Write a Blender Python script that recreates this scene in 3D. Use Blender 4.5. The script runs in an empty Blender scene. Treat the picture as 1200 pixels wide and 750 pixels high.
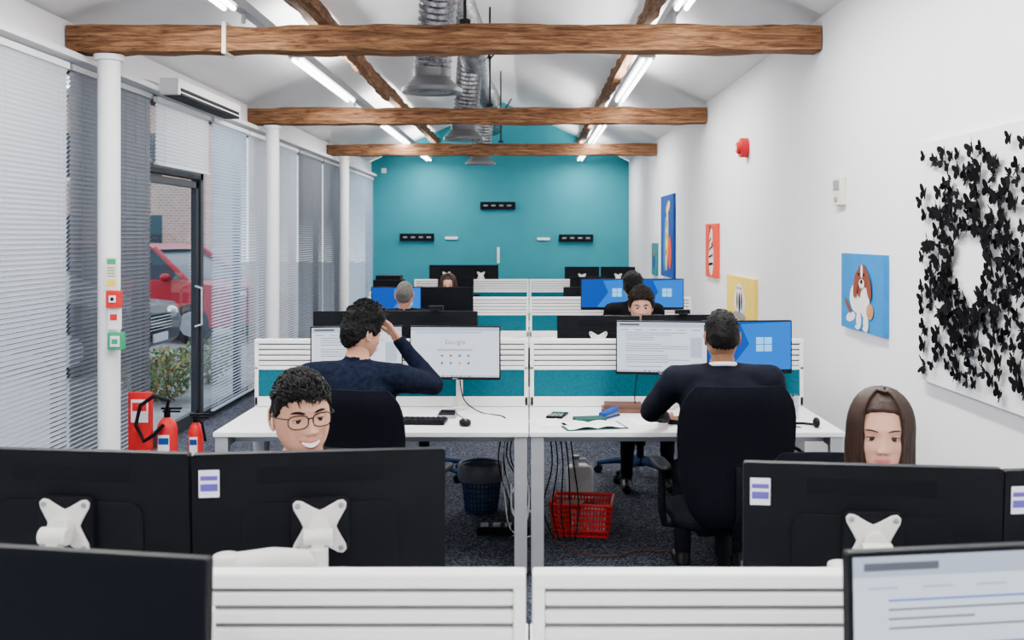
import bpy, math, random
import numpy as np
from mathutils import Vector, Matrix, noise
random.seed(7)
S = bpy.context.scene
R = math.radians
T = Matrix.Translation
def RX(a): return Matrix.Rotation(R(a), 4, 'X')
def RY(a): return Matrix.Rotation(R(a), 4, 'Y')
def RZ(a): return Matrix.Rotation(R(a), 4, 'Z')

# ------------------------------------------------------------------ materials
def mat(name, col, rough=.5, metal=0., var=.06, scale=12., bump=0., bscale=150., sheen=0., coat=0., stretch=None, trans=0., spec=.35):
    m = bpy.data.materials.new(name); m.use_nodes = True
    nt = m.node_tree; n = nt.nodes; l = nt.links
    b = n['Principled BSDF']
    tc = n.new('ShaderNodeTexCoord')
    mp = n.new('ShaderNodeMapping'); l.new(tc.outputs['Object'], mp.inputs[0])
    if stretch: mp.inputs['Scale'].default_value = stretch
    ns = n.new('ShaderNodeTexNoise'); ns.inputs['Scale'].default_value = scale; ns.inputs['Detail'].default_value = 4
    l.new(mp.outputs[0], ns.inputs['Vector'])
    cr = n.new('ShaderNodeValToRGB')
    cr.color_ramp.elements[0].position = .3; cr.color_ramp.elements[1].position = .7
    cr.color_ramp.elements[0].color = (*[c*(1-var) for c in col], 1)
    cr.color_ramp.elements[1].color = (*[min(1, c*(1+var)) for c in col], 1)
    l.new(ns.outputs['Fac'], cr.inputs[0]); l.new(cr.outputs[0], b.inputs['Base Color'])
    b.inputs['Roughness'].default_value = rough; b.inputs['Metallic'].default_value = metal; b.inputs['Specular IOR Level'].default_value = spec
    if sheen: b.inputs['Sheen Weight'].default_value = sheen
    if coat: b.inputs['Coat Weight'].default_value = coat
    if bump:
        nb = n.new('ShaderNodeTexNoise'); nb.inputs['Scale'].default_value = bscale; nb.inputs['Detail'].default_value = 3
        l.new(mp.outputs[0], nb.inputs['Vector'])
        bp = n.new('ShaderNodeBump'); bp.inputs['Strength'].default_value = bump; bp.inputs['Distance'].default_value = .01
        l.new(nb.outputs['Fac'], bp.inputs['Height']); l.new(bp.outputs[0], b.inputs['Normal'])
    if trans:
        tr = n.new('ShaderNodeBsdfTranslucent'); tr.inputs[0].default_value = (*col, 1)
        mx = n.new('ShaderNodeMixShader'); mx.inputs[0].default_value = trans
        l.new(b.outputs[0], mx.inputs[1]); l.new(tr.outputs[0], mx.inputs[2])
        l.new(mx.outputs[0], n['Material Output'].inputs[0])
    return m
def emat(name, col, st):
    m = bpy.data.materials.new(name); m.use_nodes = True
    b = m.node_tree.nodes['Principled BSDF']
    b.inputs['Base Color'].default_value = (*[c*.05 for c in col], 1); b.inputs['Roughness'].default_value = .4; b.inputs['Specular IOR Level'].default_value = .1
    b.inputs['Emission Color'].default_value = (*col, 1); b.inputs['Emission Strength'].default_value = st
    return m
def glassmat(name, tint=(.93, .97, 1), fac=.08):
    m = bpy.data.materials.new(name); m.use_nodes = True
    nt = m.node_tree; n = nt.nodes; l = nt.links; n.remove(n['Principled BSDF'])
    a = n.new('ShaderNodeBsdfTransparent'); a.inputs[0].default_value = (*tint, 1)
    g = n.new('ShaderNodeBsdfGlossy'); g.inputs['Roughness'].default_value = .02
    x = n.new('ShaderNodeMixShader'); x.inputs[0].default_value = fac
    l.new(a.outputs[0], x.inputs[1]); l.new(g.outputs[0], x.inputs[2]); l.new(x.outputs[0], n['Material Output'].inputs[0])
    return m

WHITE = mat('white_paint', (.84, .84, .85), .6, var=.02, scale=3, bump=.05)
WALLW = mat('wall_paint', (.81, .81, .835), .65, var=.015, scale=2, bump=.06, bscale=90)
CEIL = mat('ceiling_paint', (.78, .78, .79), .7, var=.02, scale=2)
TEALW = mat('teal_wall_paint', (.022, .235, .285), .7, var=.05, scale=2, bump=.05, spec=.2)
TEALF = mat('teal_fabric', (.004, .095, .13), .95, var=.15, scale=60, bump=.3, bscale=500, spec=.05)
DWHITE = mat('white_laminate', (.80, .80, .80), .4, var=.015)
SLAT = mat('slat_white', (.74, .74, .745), .4, var=.02)
SLATD = mat('slat_groove', (.16, .16, .17), .6)
SILV = mat('silver_frame', (.38, .39, .41), .4, metal=.4, var=.04)
BLK = mat('black_plastic', (.0035, .004, .006), .5, var=.2, bump=.04, bscale=600, spec=.10)
BLK2 = mat('black_matte', (.0045, .005, .007), .6, var=.2, spec=.08)
DARKSCR = mat('dark_display', (.0025, .003, .005), .3, var=.1, spec=.12)
ARMW = mat('white_arm_plastic', (.64, .63, .60), .4, var=.03, spec=.3)
CHF = mat('chair_fabric', (.0035, .004, .007), .95, var=.25, scale=90, bump=.4, bscale=500, spec=.05)
BLUECH = mat('blue_plastic', (.008, .03, .09), .5, spec=.15)
GREYP = mat('grey_plastic', (.22, .23, .25), .5)
DGREY = mat('dark_grey_frame', (.02, .023, .03), .5, spec=.15)
REDP = mat('red_plastic', (.55, .012, .016), .45, var=.08, spec=.2)
GREEN = mat('green_sign', (.015, .28, .13), .5)
CREAM = mat('cream_sign', (.72, .70, .55), .5)
YEL = mat('yellow_paint', (.82, .56, .06), .6)
PAPER = mat('paper', (.80, .80, .78), .8, var=.04)
PURP = mat('purple_label', (.09, .06, .36), .6)
LABEL = mat('label_white', (.74, .74, .82), .6)
BROWNB = mat('brown_book', (.10, .045, .03), .6)
GREENB = mat('green_book', (.01, .06, .055), .6, spec=.15)
CHROME = mat('chrome', (.65, .66, .68), .22, metal=1., var=.03)
GLASS = glassmat('window_glass')
TUMB = glassmat('tumbler_glass', (.9, .93, .95), .22)
BLIND_L = mat('blind_white', (.66, .675, .71), .5, var=.03, trans=.35)
BLIND_SHADE = mat('blind_shaded', (.20, .21, .24), .55, var=.05, trans=.2, spec=.15)  # closed blinds in less light: their shade is painted into the slat colour
BLIND_B = mat('blind_blue', (.60, .68, .78), .5, var=.04, trans=.45)
IRON = mat('black_iron', (.008, .008, .008), .5, spec=.15)
HAIRB = mat('hair_black', (.0035, .003, .0032), .5, var=.5, scale=60, bump=.4, bscale=300, spec=.10)
HAIRBR = mat('hair_brown', (.022, .0095, .0055), .4, var=.5, scale=14, stretch=(14, 14, 1), bump=.3, bscale=120, spec=.20)
HAIRG = mat('hair_grey', (.10, .095, .09), .6, var=.4, scale=80, bump=.4, spec=.1)
HAIRDB = mat('hair_dark_brown', (.012, .007, .0045), .5, var=.5, bump=.5, spec=.15)
def skin(name, c):
    m = mat(name, c, .5, var=.06, scale=25, bump=.04, bscale=500, spec=.25)
    b = m.node_tree.nodes['Principled BSDF']
    b.inputs['Subsurface Weight'].default_value = .12
    b.inputs['Subsurface Radius'].default_value = (.02, .008, .004); b.inputs['Subsurface Scale'].default_value = .4
    return m
SK1 = skin('skin_light', (.47, .24, .155)); SK2 = skin('skin_fair', (.48, .25, .175)); SK3 = skin('skin_tan', (.25, .115, .065)); SK4 = skin('skin_pink', (.46, .235, .17))
LIP = mat('lips', (.38, .12, .10), .4); LIPW = mat('lips_rose', (.40, .10, .10), .35)
TEETH = mat('teeth', (.85, .83, .78), .25); MOUTH = mat('mouth_inside', (.08, .015, .015), .5)
EYEW = mat('eye_white', (.72, .71, .69), .15); IRISM = mat('iris_brown', (.03, .013, .007), .15); PUP = mat('pupil', (.003, .003, .003), .1)
NAVY = mat('navy_knit', (.0045, .007, .017), .9, var=.5, scale=45, bump=.3, bscale=250, spec=.06)
SUIT = mat('suit_wool', (.0055, .0065, .012), .85, var=.25, bump=.15, bscale=300, spec=.06)
BLKCL = mat('black_cloth', (.0045, .0045, .006), .9, var=.25, bump=.2, spec=.06)
TROUS = mat('dark_trousers', (.005, .0055, .009), .85, var=.2, spec=.06)
SHIRTW = mat('white_shirt', (.72, .73, .78), .7)
SHOE = mat('black_leather', (.004, .004, .004), .35, spec=.2)
WP = emat('screen_white', (.80, .88, 1.), 1.3)
WP2 = emat('screen_pale', (.64, .74, .93), 1.0)
WG = emat('screen_text', (.26, .30, .38), .5)
BL = emat('screen_blue', (.0, .085, .56), 1.0); BL2 = emat('screen_blue_light', (.0, .20, .85), 1.15); BL3 = emat('screen_logo', (.20, .62, 1.), 1.8)
GR = emat('scr_red', (.8, .05, .03), 1); GY = emat('scr_yellow', (.9, .5, .02), 1); GG = emat('scr_green', (.03, .45, .1), 1); GB = emat('scr_blue', (.04, .2, .85), 1)
TUBE = emat('fluorescent_tube', (1., 1., 1.), 14)
FOIL = mat('foil_duct', (.27, .275, .29), .26, metal=.92, var=.45, scale=30, bump=1., bscale=26)
DIFF = mat('diffuser_metal', (.17, .17, .18), .45, metal=.5, var=.05)

CARP = mat('carpet', (.05, .056, .07), .95, var=.3, scale=30, bump=.4, bscale=300, spec=.1)
nt = CARP.node_tree; n = nt.nodes; l = nt.links
vn = n.new('ShaderNodeTexNoise'); vn.inputs['Scale'].default_value = 85; vn.inputs['Detail'].default_value = 6
tcx = n.new('ShaderNodeTexCoord'); l.new(tcx.outputs['Object'], vn.inputs['Vector'])
cr = n.new('ShaderNodeValToRGB'); e = cr.color_ramp.elements
e[0].position = .45; e[0].color = (.012, .015, .024, 1); e[1].position = .66; e[1].color = (.12, .13, .165, 1)
l.new(vn.outputs['Fac'], cr.inputs[0]); l.new(cr.outputs[0], n['Principled BSDF'].inputs['Base Color'])
WOOD = mat('oak_beam', (.2, .1, .05), .8, bump=.6, bscale=20, stretch=(.8, 9, 9), spec=.15)
nt = WOOD.node_tree; n = nt.nodes; l = nt.links
w1 = n.new('ShaderNodeTexNoise'); w1.inputs['Scale'].default_value = 5; w1.inputs['Detail'].default_value = 9; w1.inputs['Roughness'].default_value = .65; w1.inputs['Distortion'].default_value = .6
mp = [x for x in n if x.type == 'MAPPING'][0]; l.new(mp.outputs[0], w1.inputs['Vector'])
cr = n.new('ShaderNodeValToRGB'); e = cr.color_ramp.elements
e[0].position = .32; e[0].color = (.035, .014, .007, 1); e[1].position = .72; e[1].color = (.34, .18, .085, 1)
x = cr.color_ramp.elements.new(.5); x.color = (.15, .068, .030, 1)
l.new(w1.outputs['Fac'], cr.inputs[0]); l.new(cr.outputs[0], n['Principled BSDF'].inputs['Base Color'])
WOODY = WOOD.copy(); WOODY.name = 'oak_purlin'
[x for x in WOODY.node_tree.nodes if x.type == 'MAPPING'][0].inputs['Scale'].default_value = (9, .8, 9)
BRICK = bpy.data.materials.new('brick_wall'); BRICK.use_nodes = True
nt = BRICK.node_tree; n = nt.nodes; l = nt.links
bt = n.new('ShaderNodeTexBrick'); bt.inputs['Color1'].default_value = (.40, .21, .17, 1); bt.inputs['Color2'].default_value = (.30, .15, .12, 1); bt.inputs['Mortar'].default_value = (.5, .45, .4, 1)
bt.inputs['Scale'].default_value = 3.; tc = n.new('ShaderNodeTexCoord'); mpb = n.new('ShaderNodeMapping'); mpb.inputs['Rotation'].default_value = (R(90), 0, 0)
l.new(tc.outputs['Object'], mpb.inputs[0]); l.new(mpb.outputs[0], bt.inputs[0]); l.new(bt.outputs[0], n['Principled BSDF'].inputs['Base Color'])
PAVE = mat('paving', (.30, .29, .28), .85, var=.2, scale=3, bump=.3)
LEAF = mat('leaves', (.07, .14, .03), .6, var=.5, scale=8); LEAF2 = mat('leaves_autumn', (.24, .15, .04), .6, var=.4, scale=8)
CARRED = mat('car_red', (.40, .015, .03), .35, spec=.3); CARDK = mat('car_dark', (.008, .014, .03), .35, spec=.3); CARGL = mat('car_glass', (.012, .018, .03), .2, spec=.3)

# ------------------------------------------------------------------ mesh builder
class MB:
    def __init__(s): s.v = []; s.f = []; s.m = []; s.mats = []; s.M = Matrix.Identity(4)
    def mi(s, m):
        if m not in s.mats: s.mats.append(m)
        return s.mats.index(m)
    def add(s, vs, fs, m, M=None):
        A = s.M @ M if M is not None else s.M
        o = len(s.v); i = s.mi(m)
        s.v.extend([tuple(A @ Vector(p)) for p in vs])
        for f in fs: s.f.append(tuple(a+o for a in f)); s.m.append(i)
    def box(s, c, d, m, M=None):
        x, y, z = d[0]/2, d[1]/2, d[2]/2
        vs = [(c[0]+a*x, c[1]+b*y, c[2]+e*z) for a in (-1, 1) for b in (-1, 1) for e in (-1, 1)]
        s.add(vs, [(0, 1, 3, 2), (4, 6, 7, 5), (0, 4, 5, 1), (2, 3, 7, 6), (0, 2, 6, 4), (1, 5, 7, 3)], m, M)
    def bx(s, x0, x1, y0, y1, z0, z1, m): s.box(((x0+x1)/2, (y0+y1)/2, (z0+z1)/2), (x1-x0, y1-y0, z1-z0), m)
    def quad(s, a, b, c, d, m): s.add([a, b, c, d], [(0, 1, 2, 3)], m)
    def prism(s, poly, axis, d0, d1, m, M=None):
        k = len(poly); vs = []
        for d in (d0, d1):
            for p in poly:
                vs.append({'x': (d, p[0], p[1]), 'y': (p[0], d, p[1]), 'z': (p[0], p[1], d)}[axis])
        fs = [tuple(range(k))[::-1], tuple(range(k, 2*k))] + [(i, (i+1) % k, k+(i+1) % k, k+i) for i in range(k)]
        s.add(vs, fs, m, M)
    def rrect(s, cx, cz, w, h, r, y0, y1, m, seg=4):
        poly = []
        for qx, qz, a0 in ((1, 1, 0), (-1, 1, 90), (-1, -1, 180), (1, -1, 270)):
            for k in range(seg+1):
                a = R(a0+90*k/seg); poly.append((cx+qx*(w/2-r)+r*math.cos(a), cz+qz*(h/2-r)+r*math.sin(a)))
        s.prism(poly, 'y', y0, y1, m)
    def tube(s, pts, rad, m, n=10, flat=1., caps=True, up=None, rot=0):
        pts = [Vector(p) for p in pts]; k = len(pts)
        if not hasattr(rad, '__len__'): rad = [rad]*k
        vs = []; fs = []
        t0 = (pts[1]-pts[0]).normalized()
        a = Vector(up) if up else (Vector((0, 0, 1)) if abs(t0.z) < .9 else Vector((1, 0, 0)))
        nrm = (a - t0*a.dot(t0)).normalized()
        for i in range(k):
            if i == 0: t = t0
            elif i == k-1: t = (pts[i]-pts[i-1]).normalized()
            else: t = ((pts[i+1]-pts[i]).normalized()+(pts[i]-pts[i-1]).normalized()).normalized()
            nrm = (nrm - t*nrm.dot(t)).normalized(); bn = t.cross(nrm)
            for j in range(n):
                an = 2*math.pi*j/n + rot
                vs.append(pts[i]+nrm*math.cos(an)*rad[i]*flat+bn*math.sin(an)*rad[i])
        for i in range(k-1):
            for j in range(n):
                fs.append((i*n+j, i*n+(j+1) % n, (i+1)*n+(j+1) % n, (i+1)*n+j))
        if caps: fs.append(tuple(range(n))[::-1]); fs.append(tuple(range((k-1)*n, k*n)))
        s.add(vs, fs, m)
    def cyl(s, p0, p1, r0, m, r1=None, n=20): s.tube([p0, p1], [r0, r0 if r1 is None else r1], m, n)
    def ell(s, c, r, m, M=None, nu=16, nv=10, e=1., e2=None):
        e2 = e2 or e
        def pw(a, p): return math.copysign(abs(a)**p, a)
        vs = [(c[0], c[1], c[2]+r[2])]; fs = []
        for i in range(1, nv):
            t = math.pi*i/nv
            for j in range(nu):
                a = 2*math.pi*j/nu
                vs.append((c[0]+r[0]*pw(math.sin(t), e2)*pw(math.cos(a), e), c[1]+r[1]*pw(math.sin(t), e2)*pw(math.sin(a), e), c[2]+r[2]*pw(math.cos(t), e2)))
        vs.append((c[0], c[1], c[2]-r[2])); L = len(vs)-1
        for j in range(nu): fs.append((0, 1+j, 1+(j+1) % nu)); fs.append((L, L-nu+(j+1) % nu, L-nu+j))
        for i in range(nv-2):
            for j in range(nu): fs.append((1+i*nu+j, 1+(i+1)*nu+j, 1+(i+1)*nu+(j+1) % nu, 1+i*nu+(j+1) % nu))
        s.add(vs, fs, m, M)
    def lathe(s, c, prof, m, n=24):
        vs = []; fs = []
        for r, z in prof:
            for j in range(n): a = 2*math.pi*j/n; vs.append((c[0]+r*math.cos(a), c[1]+r*math.sin(a), c[2]+z))
        for i in range(len(prof)-1):
            for j in range(n): fs.append((i*n+j, i*n+(j+1) % n, (i+1)*n+(j+1) % n, (i+1)*n+j))
        s.add(vs, fs, m)
    def obj(s, name, bevel=0., parent=None, smooth=True, angle=35, recalc=True):
        v = np.array(s.v, dtype=float)
        c = (v.min(0)+v.max(0))/2; c[2] = v[:, 2].min()
        me = bpy.data.meshes.new(name); me.from_pydata((v-c).tolist(), [], s.f)
        for m in s.mats: me.materials.append(m)
        me.polygons.foreach_set('material_index', s.m)
        if recalc:
            import bmesh
            bm = bmesh.new(); bm.from_mesh(me); bmesh.ops.recalc_face_normals(bm, faces=bm.faces); bm.to_mesh(me); bm.free()
        if smooth:
            me.shade_smooth()
            try: me.set_sharp_from_angle(angle=R(angle))
            except Exception: pass
        o = bpy.data.objects.new(name, me); S.collection.objects.link(o); o.location = c
        if bevel:
            b = o.modifiers.new('bevel', 'BEVEL'); b.width = bevel; b.segments = 2; b.limit_method = 'ANGLE'; b.angle_limit = R(50)
        if parent: link(o, parent)
        return o
def link(o, p):
    o.parent = p; o.matrix_parent_inverse = Matrix.Translation(-Vector(p.location))
def empty(name, loc):
    o = bpy.data.objects.new(name, None); S.collection.objects.link(o); o.location = loc; o.empty_display_size = .1
    return o
def textmesh(txt, size):
    cu = bpy.data.curves.new('t', 'FONT'); cu.body = txt; cu.size = size; cu.align_x = 'CENTER'
    o = bpy.data.objects.new('t', cu); S.collection.objects.link(o)
    dg = bpy.context.evaluated_depsgraph_get(); dg.update()
    me = bpy.data.meshes.new_from_object(o.evaluated_get(dg))
    r = ([tuple(v.co) for v in me.vertices], [tuple(p.vertices) for p in me.polygons])
    bpy.data.objects.remove(o); bpy.data.curves.remove(cu); bpy.data.meshes.remove(me)
    return r

# ------------------------------------------------------------------ room
XL, XR, Y0, Y1, EA, RX0, RZ1 = -3.0, 1.9, -2.5, 19.7, 3.1, -.5, 4.27
m = MB(); m.bx(XL-.1, XR+.1, Y0-.1, Y1+.1, -.1, 0, CARP); m.obj('floor', smooth=False)
m = MB(); m.bx(XR, XR+.15, Y0-.1, Y1, 0, EA+.05, WALLW); m.obj('wall_right', smooth=False)
m = MB(); m.prism([(XL-.1, 0), (XR+.1, 0), (XR+.1, EA), (RX0, RZ1+.05), (XL-.1, EA)], 'y', Y1, Y1+.15, TEALW); m.obj('wall_back', smooth=False)
m = MB(); m.bx(XL-.1, -2.6, Y0-.15, Y0, 0, 2.7, WALLW); m.bx(1.5, XR+.1, Y0-.15, Y0, 0, 2.7, WALLW)
m.prism([(XL-.1, 2.7), (XR+.1, 2.7), (XR+.1, EA), (RX0, RZ1+.05), (XL-.1, EA)], 'y', Y0-.15, Y0, WALLW); m.obj('wall_front', smooth=False)
m = MB()
for xx in (-2.6, -1.25, .1, 1.45): m.bx(xx, xx+.05, Y0-.1, Y0-.05, 0, 2.7, DGREY)
m.bx(-2.6, 1.5, Y0-.1, Y0-.05, 2.65, 2.7, DGREY); m.bx(-2.6, 1.5, Y0-.1, Y0-.05, 0, .06, DGREY)
m.bx(-2.6, 1.5, Y0-.08, Y0-.075, .06, 2.65, GLASS); m.obj('window_1', smooth=False)  # unseen window opening, added behind the camera to let sky light in
m = MB(); m.prism([(XL-.2, EA-.03), (RX0, RZ1), (RX0, RZ1+.1), (XL-.2, EA+.1)], 'y', Y0-.1, Y1, CEIL)
m.prism([(XR+.2, EA-.03), (RX0, RZ1), (RX0, RZ1+.1), (XR+.2, EA+.1)], 'y', Y0-.1, Y1, CEIL); m.obj('ceiling', smooth=False)
m = MB(); m.bx(XR-.015, XR, Y0, Y1-.02, 0, .12, WHITE); m.obj('baseboard_right')
m = MB(); m.bx(XL+.05, XR-.02, Y1-.015, Y1, 0, .12, WHITE); m.obj('baseboard_back')
m = MB(); m.bx(XL-.15, XL, Y0-.1, Y1, 2.86, EA+.02, WALLW)
m.bx(XL-.02, XL+.1, Y0, Y1, 2.86, 2.90, WHITE)
for y in (Y0, 0, 3.0, 12.0, 16.6): m.bx(XL-.15, XL, y-.07, y+.07, 0, 2.86, WALLW)
m.obj('wall_left', smooth=False)
wb = [(-2.4, 0), (.07, 2.93), (3.07, 5.0), (5.0, 6.75), (6.75, 8.12), (9.62, 10.88), (10.88, 11.93), (12.07, 13.4), (13.4, 14.9), (14.9, 16.53), (16.67, 19.65)]
for i, (a, b) in enumerate(wb):
    m = MB()
    for yy in (a, b-.05): m.bx(XL-.10, XL-.04, yy, yy+.05, 0.0, 2.86, DGREY)
    m.bx(XL-.10, XL-.04, a, b, 0.0, .08, DGREY); m.bx(XL-.10, XL-.04, a, b, 2.80, 2.86, DGREY)
    m.bx(XL-.075, XL-.068, a+.05, b-.05, .08, 2.80, GLASS)
    m.obj('window_%d' % (i+2), smooth=False)
m = MB(); a, b = 8.14, 9.6
for yy in (a, b-.07): m.bx(XL-.11, XL-.02, yy, yy+.07, 0, 2.86, DGREY)
m.bx(XL-.11, XL-.02, a, b, 2.24, 2.31, DGREY); m.bx(XL-.11, XL-.02, a, b, 2.80, 2.86, DGREY)
m.bx(XL-.09, XL-.04, a+.08, b-.08, 0.01, .12, DGREY); m.bx(XL-.09, XL-.04, a+.08, a+.14, 0, 2.22, DGREY); m.bx(XL-.09, XL-.04, b-.14, b-.08, 0, 2.22, DGREY)
m.bx(XL-.09, XL-.04, a+.08, b-.08, 2.16, 2.22, DGREY)
m.bx(XL-.068, XL-.062, a+.1, b-.1, .1, 2.2, GLASS); m.bx(XL-.068, XL-.062, a+.07, b-.07, 2.3, 2.8, GLASS)
m.tube([(XL-.03, b-.2, .9), (XL+.03, b-.2, .92), (XL+.03, b-.2, 1.25), (XL-.03, b-.2, 1.27)], .012, CHROME)
m.obj('door_1')
def blind(y0, y1, z0, z1, ang, mt, x=XL+.045, pitch=.03):
    m = MB(); k = int((z1-z0)/pitch); w = .0165
    ca, sa = math.cos(R(ang)), math.sin(R(ang))
    for i in range(k):
        z = z1-.03-i*pitch
        pr = [(-w, 0), (0, .0022), (w, 0)]
        vs = []
        for y in (y0, y1):
            for p, q in pr: vs.append((x+p*ca-q*sa, y, z+p*sa+q*ca))
        m.add(vs, [(0, 1, 4, 3), (1, 2, 5, 4)], mt)
    m.bx(x-.02, x+.02, y0, y1, z1-.01, z1+.03, DWHITE if mt is not BLIND_SHADE else GREYP)  # head rail greyed to match the painted shade
    m.bx(x-.014, x+.014, y0, y1, z0-.012, z0+.004, mt)
    for yy in (y0+.15, (y0+y1)/2, y1-.15): m.cyl((x+.017, yy, z0), (x+.017, yy, z1), .0012, mt, n=4)
    return m.obj('venetian_blind', smooth=False, recalc=False)
for a, b, ang, mt in ((-2.3, -.1, 30, BLIND_L), (.1, 2.9, 30, BLIND_L), (3.1, 4.95, 62, BLIND_L), (5.0, 6.62, 62, BLIND_L), (6.66, 7.35, 60, BLIND_SHADE), (7.39, 8.08, 60, BLIND_SHADE),
                      (9.66, 10.85, 44, BLIND_B), (10.9, 11.9, 58, BLIND_L), (12.1, 13.2, 62, BLIND_L), (13.25, 14.8, 60, BLIND_SHADE),
                      (14.85, 16.5, 60, BLIND_SHADE), (16.7, 19.6, 50, BLIND_B)):
    blind(a, b, .1, 2.80, ang, mt)
blind(8.2, 9.55, 2.30, 2.80, 62, BLIND_L)
m = MB(); m.bx(XL+.09, XL+.24, 8.15, 9.9, 2.84, 2.97, DWHITE); m.bx(XL+.10, XL+.245, 8.2, 9.85, 2.835, 2.86, BLK2); m.bx(XL+.235, XL+.245, 8.2, 9.85, 2.87, 2.90, BLK2); m.obj('air_curtain', bevel=.01)
BY = (6.78, 11.1, 15.4)
for y in BY + (2.4,):
    m = MB(); m.cyl((-2.75, y, 0), (-2.75, y, 2.9), .07, WHITE, n=32); m.cyl((-2.75, y, 0), (-2.75, y, .02), .11, WHITE, n=32); m.cyl((-2.75, y, 2.87), (-2.75, y, 2.905), .095, WHITE, n=32)
    m.obj('column')
def beam(p0, p1, w, h, mt, seed=0):
    m = MB(); p0 = Vector(p0); p1 = Vector(p1); d = (p1-p0); L = d.length; t = d/L
    up = Vector((0, 0, 1)); side = t.cross(up).normalized(); up = side.cross(t)
    k = int(L/.08); per = []
    q = 5
    for i in range(q): per.append((-1+2*i/q, -1))
    for i in range(q): per.append((1, -1+2*i/q))
    for i in range(q): per.append((1-2*i/q, 1))
    for i in range(q): per.append((-1, 1-2*i/q))
    vs = []; n_ = len(per); fs = []
    for i in range(k+1):
        c = p0+d*i/k
        for a, b in per:
            r = 1-.06*(abs(a*b))
            pos = c+side*(a*w/2*r)+up*(b*h/2*r)
            nv = noise.noise(pos*3.1+Vector((seed*7, 0, 0)))*.016+noise.noise(pos*14)*.005
            pos += (side*a+up*b)*nv
            vs.append(pos)
    for i in range(k):
        for j in range(n_): fs.append((i*n_+j, i*n_+(j+1) % n_, (i+1)*n_+(j+1) % n_, (i+1)*n_+j))
    fs.append(tuple(range(n_))[::-1]); fs.append(tuple(range(k*n_, (k+1)*n_)))
    m.add(vs, fs, mt); return m
for i, y in enumerate(BY + (2.4,)):
    m = beam((XL+.01, y, 3.0), (XR-.01, y, 3.01), .2, .175, WOOD, i)
    if i == 0: m.bx(-1.98, -1.955, y-.112, y+.112, 2.9, 3.105, CREAM)
    m.obj('ceiling_beam', angle=60)
    m = MB(); x = -.42
    m.cyl((x, y, 3.115), (x, y, 4.18), .011, IRON, n=10); m.cyl((x, y, 3.115), (x, y, 3.14), .035, IRON, n=6)
    zf = 3.62 if i == 1 else 3.55
    for sx in (-1, 1): m.tube([(x, y, zf), (x+sx*.10, y, zf+.12), (x+sx*.16, y, zf+.22)], .010, IRON, n=8)
    m.obj('truss_tie_rod')
for x, z, w, h in ((-1.76, 3.52, .09, .14), (.93, 3.44, .08, .14)):
    beam((x, Y0+.05, z), (x, Y1-.02, z), w, h, WOODY).obj('ceiling_purlin', angle=60)
beam((-1.50, 6.95, 3.34), (-1.50, 10.95, 3.18), .07, .09, WOODY).obj('roof_strut', angle=60)
for x in (-1.87, .95):
    m = MB(); m.bx(x-.035, x+.035, -1.5, Y1-.3, 3.185, 3.25, SILV)
    for y in BY: m.bx(x-.01, x+.01, y-.02, y+.02, 3.115, 3.19, SILV)
    for y in (-.5, 2.9, 5.2, 9.6, 14.6, 18.6):  # fittings nearest the camera are out of view, added for more light
        L = 1.25 if y != 18.6 else .7
        m.bx(x-.065, x+.065, y-L-.05, y+L+.05, 3.155, 3.20, SILV)
        for dx in (-.03, .03): m.cyl((x+dx, y-L, 3.14), (x+dx, y+L, 3.14), .016, TUBE, n=12)
    m.obj('strip_light_fitting')
def area(name, loc, rot, sx, sy, p, col=(1, .985, .96)):
    l_ = bpy.data.lights.new(name, 'AREA'); l_.shape = 'RECTANGLE'; l_.size = sx; l_.size_y = sy; l_.energy = p; l_.color = col
    o = bpy.data.objects.new(name, l_); S.collection.objects.link(o); o.location = loc; o.rotation_euler = rot; return o
for x in (-1.87, .95):
    for y in (-.5, 2.9, 5.2, 9.6, 14.6, 18.6):
        k = .6 if y > 18 else 1
        area('strip_lamp_down', (x, y, 3.118), (0, 0, 0), .12, 2.4*k, 94*k)
        area('added_uplight', (x, y, 3.262), (math.pi, 0, 0), .12, 2.4*k, 62*k)  # uplight added to brighten the ceiling, not one of the tubes
m = MB(); pts = []; rad = []
yy = 4.0; i = 0
while yy < 18.6: pts.append((-.62+.03*math.sin(yy*1.3), yy, 3.72+.03*math.sin(yy*.9))); rad.append(.155+(.014 if i % 2 else 0)); yy += .055; i += 1
m.tube(pts, rad, FOIL, n=24)
for y in (8.0, 11.95, 16.0):
    pts = []; rad = []
    for k in range(32):
        t = k/31; pts.append((-.66-.09*t, y-.35*(1-t)**2, 3.72-.72*t)); rad.append(.135+(.014 if k % 2 else 0))
    m.tube(pts, rad, FOIL, n=24)
    m.lathe((-.75, y, 2.83), [(.13, .17), (.14, .14), (.14, .11), (.21, .04), (.235, .03), (.235, 0), (.20, 0), (.19, .015), (.15, .03), (.15, 0.005), (.12, .005), (.09, .03), (.09, 0.), (.0, .0)], DIFF, n=36)
    m.cyl((-.75, y, 2.95), (-.75, y, 3.01), .15, DIFF, n=28)
m.obj('ventilation_duct', angle=20)
k = 0.01624
def bp(px): return (px-620)*k
def bz(py): return 1.72-(py-277)*k
for a, b, c in ((563, 604, 241), (469, 509, 278), (655, 695, 279)):
    m = MB(); m.bx(bp(a), bp(b), Y1-.06, Y1-.005, bz(c)-.07, bz(c)+.07, BLK2)
    for q in range(4): m.bx(bp(a)+.06+q*.15, bp(a)+.14+q*.15, Y1-.065, Y1-.055, bz(c)-.015, bz(c)+.015, GREYP)
    m.obj('wall_bracket_unit', bevel=.004)
for px, py, w, h in ((529, 279, .24, .05), (637, 280, .24, .05), (584, 299, .05, .3), (450, 200, .09, .09)):
    m = MB(); m.bx(bp(px)-w/2, bp(px)+w/2, Y1-.03, Y1-.002, bz(py)-h/2, bz(py)+h/2, DWHITE); m.obj('wall_socket' if w > .1 else 'cable_cover', bevel=.003)

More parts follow.
